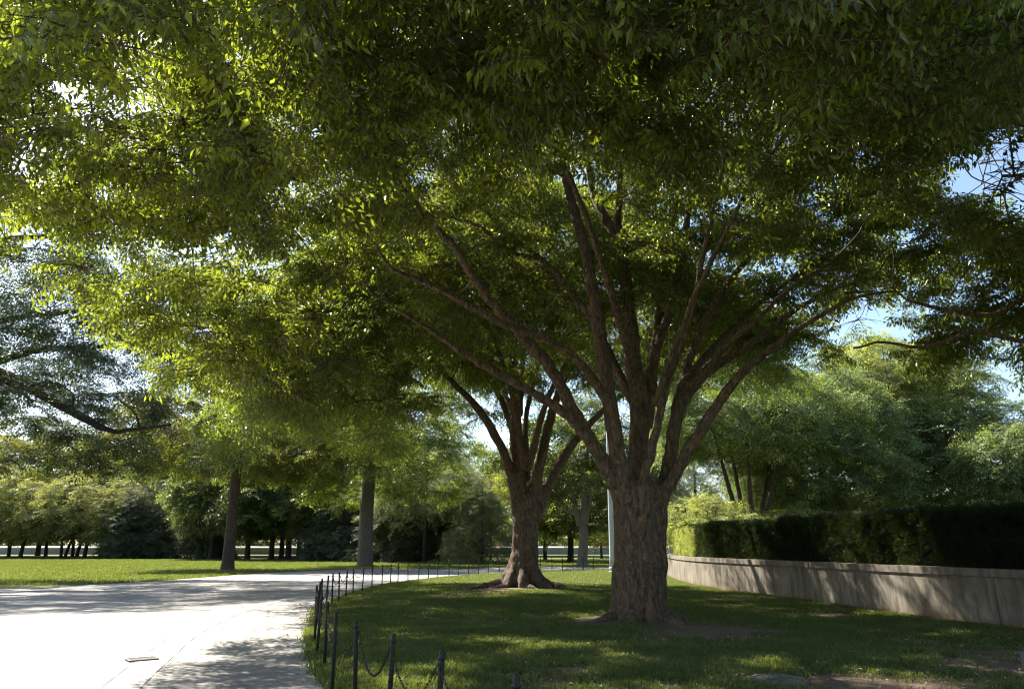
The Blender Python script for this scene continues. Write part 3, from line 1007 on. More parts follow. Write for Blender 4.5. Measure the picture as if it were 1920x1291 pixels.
# untrimmed light shoots on top
K_SHOOT_SUNLIT = kit('shoot', LEAF_FRESH, BARK_BROWN, 3, length=0.34, nside=3, leafL=0.06, leafW=0.022, gap=0.03, hang=-0.3, stem=0.003)
pos, dr_, sc_ = [], [], []
for k in range(1500):
    u = L * rng.random() ** 0.8; o = 0.5 + rng.random() * (HW - 0.2)
    if noise.noise((u * 0.35, 0, 5)) < -0.1: continue
    p, nrm, tg = hpt(u, o)
    pos.append((p[0], p[1], HZ1 - 0.05)); dr_.append(rng.normal(0, 0.28, 3) + np.array((0, 0, 1))); sc_.append(rng.uniform(0.4, 1.1))
for k in range(9000):     # pale sprays put the sunlight into the colour of the far end
    z = HZ0 + 0.1 + rng.random() * (HZ1 - HZ0 - 0.1); o = 0.42 + rng.random() * HW
    p, nrm, tg = hpt(L, o); p = p + tg * (0.2 + 0.25 * math.sin((o - 0.42) / HW * math.pi))
    if rng.random() < 0.5: p, nrm, tg = hpt(L * (1 - 0.23 * rng.random() ** 1.2), 0.36 + 0.06 * rng.random()); tg = -nrm
    pos.append((p[0], p[1], z)); dr_.append(np.append(tg, 0.4) + rng.normal(0, 0.4, 3)); sc_.append(rng.uniform(0.4, 0.8))
pos = np.array(pos)
tag(scatter('shoots_and_sunlit_end', pos - hoff, rot_of(np.array(dr_), rng.random(len(pos)) * 6.28), np.array(sc_), K_SHOOT_SUNLIT, hroot), kind='stuff')
tag(hroot, 'long dark clipped hedge with a sunlit yellow-green end, above the concrete wall', 'hedge')

# ================================================================== MAIN TREE
def trunk_tube(mb, base, rows, n=20):
    """rows: px, py, Y, width"""
    P, R = limb(rows, 4)
    mb.tube(P, R, n, True)
    return P, R


Y1 = TREE1[1]
root1 = empty('zelkova_tree', TREE1)
mb = MB()
sk1 = Skeleton()
trunk_rows = [(1200, 1190, Y1, 108), (1200, 1150, Y1, 102), (1200, 1090, Y1, 103), (1201, 1020, Y1, 98), (1201, 960, Y1, 100), (1200, 925, Y1, 98), (1200, 905, Y1, 70)]
trunk_tube(mb, TREE1, trunk_rows)
for a_deg, rl, rr_ in ((200, 0.95, 0.20), (245, 0.85, 0.18), (285, 0.9, 0.2), (330, 0.9, 0.2), (15, 0.9, 0.18), (60, 0.8, 0.18), (110, 0.9, 0.18), (155, 0.9, 0.2)):
    a_ = math.radians(a_deg); d = np.array((math.cos(a_), math.sin(a_), 0))
    T = np.array(TREE1)
    mb.tube([T + d * 0.34 + (0, 0, 0.9), T + d * 0.45 + (0, 0, 0.45), T + d * 0.55 + (0, 0, 0.16), T + d * (rl * 1.0) + (0, 0, -0.10)], (0.12, 0.17, 0.18, 0.10), 8)
def surface_roots(mb, T, specs):
    for deg, r0, ln, w in specs:
        a_ = math.radians(deg); pts = []
        for t in np.linspace(0, 1, 9):
            aa = a_ + 0.22 * math.sin(t * 4 + deg)
            rr = r0 + ln * t
            pts.append((T[0] + rr * math.cos(aa), T[1] + rr * math.sin(aa), 0.13 * (1 - t) + 0.05 * (1 - t) * math.sin(t * 9) - 0.02 - 0.05 * t))
        mb.tube(pts, np.linspace(w, 0.035, 9), 8)


surface_roots(mb, TREE1, ((195, 0.6, 1.3, 0.15), (232, 0.6, 0.9, 0.12), (262, 0.6, 1.2, 0.14), (318, 0.6, 1.4, 0.15), (350, 0.6, 1.0, 0.13), (25, 0.6, 1.3, 0.14), (95, 0.6, 1.0, 0.14)))
main_limbs = [
    # B, the big left limb
    [(1182, 1000, Y1 - .1, 40), (1162, 930, Y1 - .15, 44), (1134, 872, Y1 - .3, 37), (1110, 828, Y1 - .4, 34), (1086, 790, Y1 - .5, 34), (1060, 740, Y1 - .7, 33), (1032, 690, Y1 - .9, 31), (992, 644, Y1 - 1.1, 29), (960, 605, Y1 - 1.3, 26), (928, 575, Y1 - 1.5, 24), (885, 515, Y1 - 1.8, 22), (850, 460, Y1 - 2.1, 20), (815, 425, Y1 - 2.4, 17), (770, 370, Y1 - 2.9, 12), (730, 300, Y1 - 3.4, 8)],
    # A, low limb leaving B
    [(1105, 825, Y1 - .5, 22), (1065, 780, Y1 - .8, 26), (1000, 737, Y1 - 1.2, 23), (940, 703, Y1 - 1.6, 21), (872, 665, Y1 - 2.1, 19), (825, 630, Y1 - 2.5, 15), (760, 590, Y1 - 3.1, 11), (690, 545, Y1 - 3.7, 8), (600, 500, Y1 - 4.4, 5)],
    # D, crossing limb
    [(1163, 830, Y1 - .6, 26), (1148, 775, Y1 - .8, 26), (1118, 720, Y1 - 1.1, 24), (1083, 675, Y1 - 1.5, 22), (1040, 643, Y1 - 1.8, 21), (1000, 625, Y1 - 2.1, 22), (940, 605, Y1 - 2.5, 21), (870, 567, Y1 - 3.0, 19), (800, 530, Y1 - 3.5, 17), (750, 510, Y1 - 3.9, 14), (722, 490, Y1 - 4.2, 11), (690, 440, Y1 - 4.6, 8), (635, 390, Y1 - 5.2, 7)],
    # E, central left stem
    [(1182, 1000, Y1 - .25, 44), (1172, 905, Y1 - .35, 40), (1158, 853, Y1 - .4, 38), (1146, 780, Y1 - .4, 41), (1136, 700, Y1 - .3, 38), (1126, 640, Y1 - .2, 35), (1116, 570, Y1 - .1, 32), (1103, 500, Y1, 29), (1090, 440, Y1 + .1, 27), (1070, 370, Y1 + .2, 24), (1055, 300, Y1 + .3, 20), (1050, 200, Y1 + .4, 16), (1045, 90, Y1 + .5, 12), (1050, -20, Y1 + .6, 8)],
    # E2 left offshoot
    [(1112, 600, Y1 - .1, 18), (1080, 560, Y1 + .2, 17), (1050, 520, Y1 + .5, 16), (1015, 485, Y1 + .8, 15), (965, 450, Y1 + 1.2, 13), (915, 400, Y1 + 1.6, 11), (860, 350, Y1 + 2.1, 8), (800, 290, Y1 + 2.7, 6)],
    [(1015, 487, Y1 + .8, 12), (955, 470, Y1 + .4, 10), (900, 425, Y1 + .1, 9), (840, 405, Y1 - .3, 6)],
    # F central stem
    [(1203, 1000, Y1 + .2, 50), (1194, 880, Y1 + .3, 44), (1200, 800, Y1 + .4, 52), (1196, 730, Y1 + .5, 48), (1185, 665, Y1 + .6, 42), (1180, 590, Y1 + .8, 36), (1168, 500, Y1 + 1.1, 30), (1150, 435, Y1 + 1.4, 25), (1120, 380, Y1 + 1.7, 20), (1100, 300, Y1 + 2.0, 15), (1095, 200, Y1 + 2.4, 11), (1100, 60, Y1 + 2.9, 8)],
    [(1168, 500, Y1 + 1.1, 22), (1160, 430, Y1 + 1.2, 20), (1162, 350, Y1 + 1.3, 16), (1170, 240, Y1 + 1.4, 12), (1180, 120, Y1 + 1.6, 8)],
    # F2
    [(1212, 800, Y1 + .5, 34), (1222, 730, Y1 + .7, 28), (1228, 670, Y1 + .9, 24), (1250, 600, Y1 + 1.2, 22), (1275, 500, Y1 + 1.6, 20), (1290, 400, Y1 + 2.0, 16), (1300, 280, Y1 + 2.4, 12), (1330, 150, Y1 + 2.8, 8)],
    # G slender front stem
    [(1200, 985, Y1 - .42, 30), (1206, 905, Y1 - .5, 25), (1220, 850, Y1 - .6, 23), (1236, 785, Y1 - .7, 21), (1256, 700, Y1 - .85, 19), (1282, 640, Y1 - 1.0, 17), (1302, 560, Y1 - 1.3, 15), (1318, 480, Y1 - 1.7, 13), (1340, 380, Y1 - 2.2, 11), (1360, 280, Y1 - 2.8, 8), (1370, 150, Y1 - 3.6, 6)],
    # H dark right stems
    [(1225, 1000, Y1 + .1, 40), (1246, 905, Y1 + .1, 36), (1258, 850, Y1 + .15, 34), (1266, 800, Y1 + .2, 33), (1290, 735, Y1 + .3, 30), (1335, 690, Y1 + .4, 26), (1390, 655, Y1 + .4, 22), (1440, 620, Y1 + .4, 18), (1500, 575, Y1 + .4, 14), (1560, 545, Y1 + .4, 10), (1640, 520, Y1 + .4, 7)],
    [(1262, 820, Y1 + .2, 28), (1276, 730, Y1 + .6, 26), (1300, 650, Y1 + .9, 22), (1345, 560, Y1 + 1.2, 19), (1390, 500, Y1 + 1.5, 15), (1440, 440, Y1 + 1.8, 11), (1500, 380, Y1 + 2.1, 8)],
    [(1300, 730, Y1 + .3, 20), (1350, 660, Y1 + .1, 18), (1420, 600, Y1 - .2, 15), (1470, 550, Y1 - .4, 12), (1560, 490, Y1 - .8, 8)],
    # I right limb
    [(1222, 1010, Y1 - .15, 38), (1244, 930, Y1 - .3, 34), (1276, 872, Y1 - .4, 30), (1311, 811, Y1 - .5, 29), (1350, 752, Y1 - .6, 26), (1385, 705, Y1 - .8, 24), (1430, 665, Y1 - .9, 20), (1485, 625, Y1 - 1.1, 16), (1540, 590, Y1 - 1.3, 13), (1600, 560, Y1 - 1.6, 11), (1680, 545, Y1 - 2, 8), (1780, 555, Y1 - 2.5, 6)],
    # limbs that arch over the viewer and away behind (upper parts hidden in the leaves)
    [(1190, 700, Y1 - .2, 24), (1150, 560, Y1 - 1.4, 20), (1090, 380, Y1 - 3.2, 15), (1000, 180, Y1 - 5.2, 10), (930, -40, Y1 - 7.0, 7)],
    [(1225, 760, Y1 - .7, 18), (1300, 560, Y1 - 2.0, 15), (1400, 360, Y1 - 3.6, 12), (1520, 200, Y1 - 5.0, 9), (1660, 60, Y1 - 6.2, 6)],
    [(1200, 800, Y1 + .7, 30), (1230, 640, Y1 + 2.2, 24), (1250, 500, Y1 + 4.0, 17), (1270, 420, Y1 + 6.0, 10)],
    [(1190, 760, Y1 + .7, 26), (1120, 620, Y1 + 2.4, 20), (1040, 520, Y1 + 4.2, 14), (980, 450, Y1 + 6.2, 9)],
    [(1280, 720, Y1 + .4, 22), (1370, 620, Y1 + 2.0, 17), (1460, 540, Y1 + 3.6, 12), (1560, 480, Y1 + 5.0, 8)],
]
for sp_ in main_limbs:
    P, R = limb(sp_, 5, 0.75)
    mb.tube(P, R, 12, True)
    k = len(P) // 4
    sk1.add(P[k:], R[k:])
remesh_wood('trunk', mb, BARK_MAIN, root1, TREE1, 0.032, 0.012, 0.05)


def dome_sampler(c, R, zb, top, zlo, inner=0.35, rim=0.55, keep=None):
    def s():
        a = rng.random() * 2 * math.pi
        Rr = R * (1 + 0.10 * math.sin(3 * a + c[0]) + 0.07 * math.sin(5 * a + 1.3 * c[1]))
        rho = math.sqrt(rng.random())
        zh = zb + (top - zb) * math.sqrt(max(0, 1 - rho * rho))
        zl = zlo(rho, a)
        if zh <= zl: return None
        z = zl + (zh - zl) * rng.random()
        if rho < rim and (z - zl) / (zh - zl) < 0.7 and rng.random() > inner: return None
        p = np.array((c[0] + Rr * rho * math.cos(a), c[1] + Rr * rho * math.sin(a), z))
        if keep is not None and not keep(p): return None
        return p
    return s


def proj(p):
    d = p - np.array((0, 0, EYE))
    w = d[1] * cp + d[2] * sp
    return CX + F * d[0] / w, CY - F * (d[2] * cp - d[1] * sp) / w, w


c1 = np.array((TREE1[0] - 0.6, TREE1[1] + 0.0, 0))
pads = poisson(dome_sampler(c1, 12.6, 4.2, 15.5,
                            lambda rho, a: 5.1 + 3.2 * math.exp(-(rho / 0.5) ** 2) + (0.9 if math.sin(a) < -0.3 else 0.0) + 2.6 * max(0.0, math.sin(a + 0.25)) * min(1, rho * 1.4), keep=lambda p: crown_shadow_cut(p)[0] and dapple_holes(p, 0.26)[0] and noise.noise((p[0] * 0.4, p[1] * 0.4, p[2] * 0.6)) > -0.12), 760, 0.88)
mb, pos, rot, scl = grow(sk1, pads, c1, 0.9, 7, 6, 1.1)
finish_tree(root1, TREE1, mb, pos, rot, scl, K_MAIN, BARK_MAIN, limit=lambda P: crown_shadow_cut(P) & crown_openings(P), gaps=0.15)
tag(root1, 'huge spreading tree with a thick mottled reddish brown trunk, nearest the viewer', 'tree')
print('main sprays', len(pos), 'pads', len(pads))

# ================================================================== SECOND TREE
Y2 = TREE2[1]
root2 = empty('zelkova_tree', TREE2)
mb = MB(); sk2 = Skeleton()
trunk_tube(mb, TREE2, [(982, 1115, Y2, 66), (982, 1095, Y2, 60), (984, 1060, Y2, 54), (985, 1010, Y2, 48), (985, 965, Y2, 49), (985, 945, Y2, 48), (985, 925, Y2, 36)], 18)
for a_deg, rl in ((190, 1.75), (225, 1.3), (270, 1.2), (315, 1.4), (350, 1.75), (40, 1.2), (90, 1.2), (140, 1.3)):
    a_ = math.radians(a_deg); d = np.array((math.cos(a_), math.sin(a_), 0)); T = np.array(TREE2)
    mb.tube([T + d * 0.30 + (0, 0, 1.3), T + d * 0.44 + (0, 0, 0.7), T + d * 0.75 + (0, 0, 0.26), T + d * rl * 0.9 + (0, 0, -0.08)], (0.16, 0.22, 0.24, 0.12), 8)
surface_roots(mb, TREE2, ((188, 1.1, 2.0, 0.2), (222, 0.8, 1.5, 0.17), (282, 0.8, 1.4, 0.17), (330, 0.8, 1.6, 0.17), (355, 1.1, 1.5, 0.18)))
second_limbs = [
    [(972, 965, Y2, 34), (956, 880, Y2 - .3, 26), (928, 815, Y2 - .7, 23), (893, 762, Y2 - 1.1, 20), (862, 730, Y2 - 1.5, 17), (835, 702, Y2 - 2, 14), (800, 665, Y2 - 2.6, 10), (740, 620, Y2 - 3.6, 7)],
    [(978, 965, Y2, 40), (970, 860, Y2, 35), (966, 770, Y2, 29), (963, 690, Y2, 24), (958, 600, Y2, 20), (950, 500, Y2, 15), (940, 380, Y2, 10), (930, 250, Y2, 7)],
    [(968, 830, Y2, 18), (945, 760, Y2 + .4, 17), (918, 705, Y2 + .8, 14), (900, 650, Y2 + 1.2, 11), (870, 560, Y2 + 2, 8)],
    [(975, 780, Y2 + .2, 16), (978, 720, Y2 + .5, 14), (982, 650, Y2 + .8, 12), (1000, 540, Y2 + 1.5, 9)],
    [(995, 965, Y2, 36), (1010, 880, Y2 - .1, 29), (1028, 800, Y2 - .3, 24), (1046, 740, Y2 - .6, 20), (1075, 670, Y2 - 1, 16), (1120, 580, Y2 - 1.6, 11), (1170, 480, Y2 - 2.2, 7)],
    [(988, 900, Y2 + .4, 22), (985, 830, Y2 + .6, 18), (988, 770, Y2 + 1, 14), (1010, 680, Y2 + 1.8, 10), (1040, 600, Y2 + 2.6, 7)],
    [(1003, 975, Y2, 34), (1035, 895, Y2 + .2, 26), (1072, 835, Y2 + .4, 22), (1115, 785, Y2 + .7, 18), (1165, 740, Y2 + 1, 14), (1240, 690, Y2 + 1.4, 10), (1320, 650, Y2 + 1.8, 7)],
    [(985, 900, Y2 + .4, 24), (960, 780, Y2 + 2.5, 17), (930, 680, Y2 + 5, 10)],
    [(985, 880, Y2 - .4, 22), (960, 740, Y2 - 2.2, 16), (920, 620, Y2 - 4.4, 11), (860, 500, Y2 - 6.4, 7)],
    [(990, 880, Y2 - .4, 22), (1030, 740, Y2 - 2.4, 15), (1100, 620, Y2 - 4.6, 10), (1180, 500, Y2 - 6.6, 7)],
]
for sp_ in second_limbs:
    P, R = limb(sp_, 5, 0.75)
    mb.tube(P, R, 10, True); k = len(P) // 4; sk2.add(P[k:], R[k:])
remesh_wood('trunk', mb, BARK_MAIN, root2, TREE2, 0.055, 0.018, 0.07)
c2 = np.array((TREE2[0] - 0.5, TREE2[1], 0))
pads = poisson(dome_sampler(c2, 11.5, 5.0, 16.0, lambda rho, a: (5.7 if math.cos(a) < -0.45 else 7.4) + 1.8 * math.exp(-(rho / 0.45) ** 2) + (0.8 if rho * math.cos(a) > 0.5 else 0), keep=lambda p: crown_shadow_cut(p)[0] and dapple_holes(p, 0.28)[0]), 430, 1.05)
mb, pos, rot, scl = grow(sk2, pads, c2, 1.25, 6, 5, 1.15)
finish_tree(root2, TREE2, mb, pos, rot, scl, K_SECOND, BARK_MAIN, limit=crown_shadow_cut, gaps=0.15)
tag(root2, 'second large spreading tree with flared roots, standing behind and left of the nearest trunk', 'tree')


# ================================================================== GENERIC TREES
def make_tree(name, label, base, height, crown_r, crown_z0, trunk_r, kt, bark, npads=70, stems=1, spread=0.0, fork=None, twig=1.4, nt=5, ns=4, scale=1.2,
              shape='dome', limbs=None, group=None, lean=0.0, flare=1.6, inner=0.45, centre=None, dmin=None, cat='tree', droop=0.35, limit=None):
    base = np.array((base[0], base[1], base[2] if len(base) > 2 else 0.0))
    root = empty(name, base)
    mb = MB(); sk = Skeleton()
    fork = fork or crown_z0 + 0.15 * (height - crown_z0)
    for k in range(stems):
        a = 2 * math.pi * k / stems + 0.6
        off = np.array((math.cos(a), math.sin(a), 0)) * (trunk_r * 1.3 if stems > 1 else 0)
        tipo = np.array((math.cos(a), math.sin(a), 0)) * spread + np.array((lean, 0, 0))
        r0 = trunk_r
        P = smooth_path(np.array([[*(base + off * 1.25), r0 * flare], [*(base + off * 1.1 + (0, 0, 0.035 * fork + 0.2)), r0 * (1 + (flare - 1) * 0.25)],
                                  [*(base + off + tipo * 0.15 + (rng.normal(0, .05), 0, fork * 0.5)), r0], [*(base + off + tipo * 0.35 + (0, 0, fork)), r0 * 0.92],
                                  [*(base + off + tipo * 0.75 + (rng.normal(0, .15), 0, fork + (height - fork) * 0.45)), r0 * 0.5], [*(base + off + tipo + (0, 0, fork + (height - fork) * 0.85)), r0 * 0.15]]), 4)
        mb.tube(P[:, :3] - base, P[:, 3], 10, True)
        m = P[:, 2] > base[2] + crown_z0 * 0.8
        sk.add(P[m][:, :3], P[m][:, 3])
    if limbs:
        for sp_ in limbs:
            P, R = limb(sp_); mb.tube(P - base, R, 9, True); sk.add(P[2:], R[2:])
    tr = mb.build('trunk', bark, root, True)
    c = np.array(centre) if centre is not None else base.copy()

    def samp():
        a = rng.random() * 6.283
        Rr = crown_r * (1 + 0.12 * math.sin(3 * a + base[0]) + 0.1 * math.sin(5 * a + base[1]))
        if shape == 'cone':
            u = rng.random() ** 1.4
            rho = (1 - u) ** 0.8 * math.sqrt(rng.uniform(0.25, 1)); z = crown_z0 + (height - crown_z0) * u
            return np.array((c[0] + Rr * rho * math.cos(a), c[1] + Rr * rho * math.sin(a), base[2] + z))
        rho = math.sqrt(rng.random())
        mid = crown_z0 + (height - crown_z0) * (0.42 if shape == 'dome' else 0.3)
        q = math.sqrt(1 - rho * rho)
        zh = mid + (height - mid) * q; zl = mid - (mid - crown_z0) * (q if shape == 'round' else q ** 0.5)
        z = zl + (zh - zl) * rng.random()
        if rho < 0.6 and 0.25 < (z - zl) / (zh - zl + 1e-6) < 0.8 and rng.random() > inner: return None
        return np.array((c[0] + Rr * rho * math.cos(a), c[1] + Rr * rho * math.sin(a), base[2] + z))
    if limit:
        samp0 = samp
        def samp():
            p = samp0()
            return p if p is not None and limit(p)[0] else None
    pads = poisson(samp, npads, dmin or crown_r * 0.16)
    mb, pos, rot, scl = grow(sk, pads, c, twig, nt, ns, scale, 4, droop, wood=twig < 1.3, rmax=0.12)
    finish_tree(root, base, mb, pos, rot, scl, kt, bark, limit=limit)
    tag(root, label, cat, group)
    return root


def copy_tree(root, loc, label, rz=0.0, s=1.0, group=None):
    r = root.copy(); SC.collection.objects.link(r)
    r.location = tuple(float(v) for v in loc); r.rotation_euler = (0, 0, rz); r.scale = (s, s, s * rng.uniform(0.92, 1.08))
    r['label'] = label
    if group: r['group'] = group
    for ch in list(root.children):
        c_ = ch.copy(); SC.collection.objects.link(c_); c_.parent = r
    return r


def gp(px, Y):
    """ground point at depth Y below pixel column px"""
    return np.array(((px - CX) / F * (Y * cp - EYE * sp), Y, float(hills(0, Y))))


# -- left neighbour whose crown shades the path; its trunk stands out of view
Ll = [
    [(-230, 640, 35, 34), (-110, 672, 35, 28), (0, 700, 34.5, 21), (60, 728, 34, 19), (125, 765, 33.5, 17), (180, 795, 33, 13), (215, 808, 32.8, 9), (262, 803, 32.5, 7), (320, 796, 32, 5)],
    [(-230, 600, 35, 26), (-80, 610, 34.8, 16), (0, 601, 34.5, 13), (50, 592, 34.3, 11), (130, 583, 34, 8), (210, 560, 33, 5)],
    [(-230, 690, 36, 26), (-60, 690, 36, 16), (35, 665, 36, 13), (90, 654, 36, 11), (190, 650, 36, 8), (280, 640, 36, 5)],
    [(-230, 560, 35, 26), (-80, 480, 34, 18), (0, 450, 33, 12), (100, 440, 32, 8), (220, 420, 31, 5)],
]
make_tree('oak_tree', 'dark tree reaching in from the left edge on long bare crooked limbs', gp(-170, 38), 17.5, 13.5, 5.5, 0.55, K_OAK, BARK_DARK, 270, limbs=Ll, centre=gp(-60, 38), limit=left_shadow_cut, twig=1.25, nt=6, ns=5, scale=1.0, inner=0.45, dmin=1.15)
# -- right neighbour reaching in from the right edge
Rl = [
    [(2300, 120, 13, 26), (2080, 70, 13, 18), (1920, 88, 13, 13), (1850, 105, 13, 10), (1790, 128, 13, 7)],
    [(2350, 520, 14, 26), (2100, 560, 14.2, 18), (1960, 545, 14.4, 12), (1860, 588, 14.6, 9), (1770, 580, 14.8, 8), (1700, 562, 15, 5)],
    [(2100, 560, 14.2, 14), (1960, 640, 14.2, 10), (1830, 622, 14.4, 8), (1740, 650, 14.6, 7), (1660, 642, 14.8, 5), (1600, 652, 15, 4)],
    [(2350, 420, 13, 24), (2150, 350, 12.6, 15), (1980, 330, 12.2, 10), (1880, 330, 12, 6)],
]
make_tree('zelkova_tree', 'tree reaching in from the right edge with low drooping leafy branches against the sky', (17.5, 13.5, 0), 14.5, 8.3, 5.0, 0.45, K_MAIN, BARK_MAIN, 150, limbs=Rl, centre=(16.6, 14, 0), limit=lambda P: crown_openings(P) & dapple_holes(P, 0.2), twig=1.0, nt=5, ns=5, scale=1.0, inner=0.3, dmin=1.0)

# -- middle distance
make_tree('elm_tree', 'tall tree with a straight dark brown flared trunk on the left lawn beside the path', gp(426, 52), 19, 8.5, 6.3, 0.33, K_OLIVE, BARK_BROWN, 130, twig=1.5, nt=5, ns=4, scale=1.3, flare=2.0, inner=0.3, fork=9, limit=elm_shadow_cut)
make_tree('elm_tree', 'tree with a thick fluted grey trunk and bright green low crown beyond the path', gp(684, 62), 18, 8.0, 5.0, 0.56, K_BRIGHT, BARK_GREY, 140, twig=1.5, nt=5, ns=4, scale=1.3, flare=1.5, inner=0.3, fork=8)
t = make_tree('beech_tree', 'smooth pale grey forked tree seen between the two big trunks', gp(1092, 64), 14, 6.0, 5.6, 0.40, K_DARKFAR, BARK_PALE, 80, twig=1.4, nt=5, ns=4, scale=1.1, fork=4.2, flare=1.45, spread=0.8,
              limbs=[[(1088, 985, 64, 14), (1078, 945, 64, 9), (1070, 905, 64, 7), (1058, 860, 64, 4)], [(1096, 985, 64, 13), (1105, 945, 64, 8), (1113, 915, 64, 7), (1127, 888, 64, 6), (1150, 862, 64, 4)],
                     [(1092, 985, 64, 12), (1093, 940, 64, 7), (1099, 900, 64, 6), (1104, 860, 64, 4)], [(1088, 972, 64, 9), (1072, 960, 64, 7), (1060, 955, 64, 5), (1040, 930, 64, 4)]])
make_tree('olive_tree', 'tree behind the left lawn with yellow tinged foliage at the left edge', gp(70, 126), 24, 12, 9, 0.35, K_OLIVE, BARK_DARK, 90, twig=1.8, nt=5, ns=4, scale=1.6)
make_tree('olive_tree', 'broad tree with olive yellow foliage behind the straight brown trunk', gp(300, 130), 27, 14, 10, 0.35, K_OLIVE, BARK_DARK, 100, twig=1.9, nt=5, ns=4, scale=1.7)

for px, Y, h_, r_, lb, kt_ in ((-60, 120, 22, 11, 'large olive green tree cut by the left edge behind the row of small trees', K_OLIVE), (190, 118, 20, 10, 'large pale olive tree rising behind the small trees left of the conifers', K_OLIVE),
                            (430, 124, 22, 11, 'large green tree rising directly behind the straight brown trunk', K_DARKFAR), (560, 122, 22, 11, 'large green tree rising between the brown and the grey trunks', K_DARKFAR),
                            (700, 128, 21, 10, 'large green tree rising behind the thick grey trunk', K_DARKFAR), (860, 130, 20, 9, 'large pale green tree far behind the drooping grey-green tree', K_GREY), (1000, 126, 17, 8, 'large green tree far behind the second big trunk', K_DARKFAR)):
    make_tree('broad_tree', lb, gp(px, Y), h_, r_, 5.0, 0.35, kt_, BARK_DARK, 90, twig=2.3, nt=5, ns=4, scale=2.0)

# -- small pale trees in a row along the back of the left lawn
small = make_tree('small_tree', 'leftmost small pale leaning tree in the row at the back of the lawn', gp(38, 108), 13.0, 6.6, 3.0, 0.25, K_PALE, BARK_DARK, 90, twig=1.5, nt=5, ns=3, scale=1.1, lean=0.8, fork=3.2, group='small pale trees at the back of the lawn')
small2 = make_tree('small_tree', 'small pale tree with a forked trunk, second from the left edge in the back row', gp(118, 106), 11.5, 6.0, 2.7, 0.19, K_PALE, BARK_DARK, 85, twig=1.5, nt=5, ns=3, scale=1.1, lean=0.6, stems=2, spread=1.2, fork=3.0, group='small pale trees at the back of the lawn')
row = [(158, 104, small, 'small pale tree with the thickest trunk in the left group of the back row'), (200, 102, small2, 'small pale tree with grass shoots at its foot, in front of the low far wall'),
       (85, 118, small, 'small pale tree farther back between the leftmost two of the row'), (140, 120, small2, 'thin pale tree standing farther back behind the thick-trunked one'),
       (338, 112, small, 'small pale tree just right of the two dark conifers on the left'), (16, 122, small2, 'small pale tree farther back at the very left edge')]
for px, Y, src, lb in row:
    copy_tree(src, gp(px, Y), lb, rng.random() * 6.28, rng.uniform(0.72, 1.25), 'small pale trees at the back of the lawn')
# -- dark trees
dk = make_tree('dark_tree', 'dark broadleaf tree just right of the straight brown trunk', gp(463, 92), 13, 5.5, 3.2, 0.3, K_DARKFAR, BARK_DARK, 70, twig=1.6, nt=5, ns=4, scale=1.2, fork=3.6, group='dark trees along the back of the lawn')
for px, Y, lb, s in ((508, 90, 'dark tree with a leaning thick trunk between the brown and the grey trunks', 1.0), (527, 96, 'slim dark tree right behind the leaning dark one', 0.95), (540, 90, 'dark tree with an upright trunk, last of the three standing together', 1.05),
                     (395, 95, 'dark tree just left of the straight brown trunk', 1.0), (575, 104, 'dark tree behind and left of the grey trunk', 1.15), (620, 88, 'dark tree crowding the left side of the grey trunk', 0.9)):
    copy_tree(dk, gp(px, Y), lb, rng.random() * 6.28, s, 'dark trees along the back of the lawn')
con = make_tree('conifer', 'dark conifer with low sweeping boughs behind the small pale trees', gp(258, 100), 10, 4.2, 0.9, 0.25, K_CONIFER, BARK_DARK, 80, shape='cone', twig=1.6, nt=5, ns=4, scale=1.1, group='dark conifers along the back of the lawn', droop=0.5)
for px, Y, lb, s in ((276, 106, 'dark conifer just right of the first one on the left', 1.05), (378, 100, 'dark conifer close behind the straight brown trunk', 0.9), (740, 80, 'dark conifer just right of the thick grey trunk', 1.0),
                     (780, 84, 'tall dark conifer in the middle of the dark clump', 1.25), (826, 80, 'dark conifer at the right of the clump, next to the drooping grey-green tree', 1.05), (652, 84, 'dark conifer behind the thick grey trunk on its left', 1.0)):
    copy_tree(con, gp(px, Y), lb, rng.random() * 6.28, s, 'dark conifers along the back of the lawn')
make_tree('grey_green_tree', 'drooping grey-green tree between the dark conifers and the second big trunk', gp(903, 70), 8.2, 3.3, 0.9, 0.14, K_GREY, BARK_DARK, 60, twig=1.5, nt=5, ns=5, scale=0.9, droop=0.9, fork=3, shape='cone')
make_tree('grey_green_tree', 'added silvery tree standing in for sunlit tops of the dark conifers', gp(796, 75), 10.8, 4.8, 4.2, 0.22, K_GREY, BARK_DARK, 90, twig=1.6, nt=5, ns=4, scale=1.3, droop=0.5)  # added: pale leaves stand for sunlight on the conifers' upper sides
make_tree('yellow_tree', 'small bright yellow-green tree top above the drooping grey-green tree', gp(920, 84), 9.6, 3.2, 6.2, 0.15, K_YELLOW, BARK_DARK, 26, twig=1.3, nt=4, ns=4, scale=0.9)
make_tree('dark_tree', 'dark tree just left of the pale forked tree', gp(1070, 78), 11, 4.6, 2.5, 0.3, K_DARKFAR, BARK_DARK, 60, twig=1.5, nt=5, ns=4, scale=1.1)
make_tree('dark_tree', 'green tree filling the gap right of the second big trunk', gp(1022, 88), 12, 4.5, 2.4, 0.22, K_TEAL, BARK_DARK, 60, twig=1.5, nt=5, ns=4, scale=1.3)
make_tree('small_tree', 'small olive tree right of the pale forked tree near the light pole', gp(1128, 100), 7, 3.2, 1.8, 0.15, K_OLIVE, BARK_DARK, 40, twig=1.3, nt=5, ns=4, scale=1.1)
make_tree('dark_tree', 'tree rising behind the light pole', gp(1150, 110), 14, 6, 4, 0.25, K_FRESH, BARK_DARK, 60, twig=1.8, nt=5, ns=4, scale=1.5)

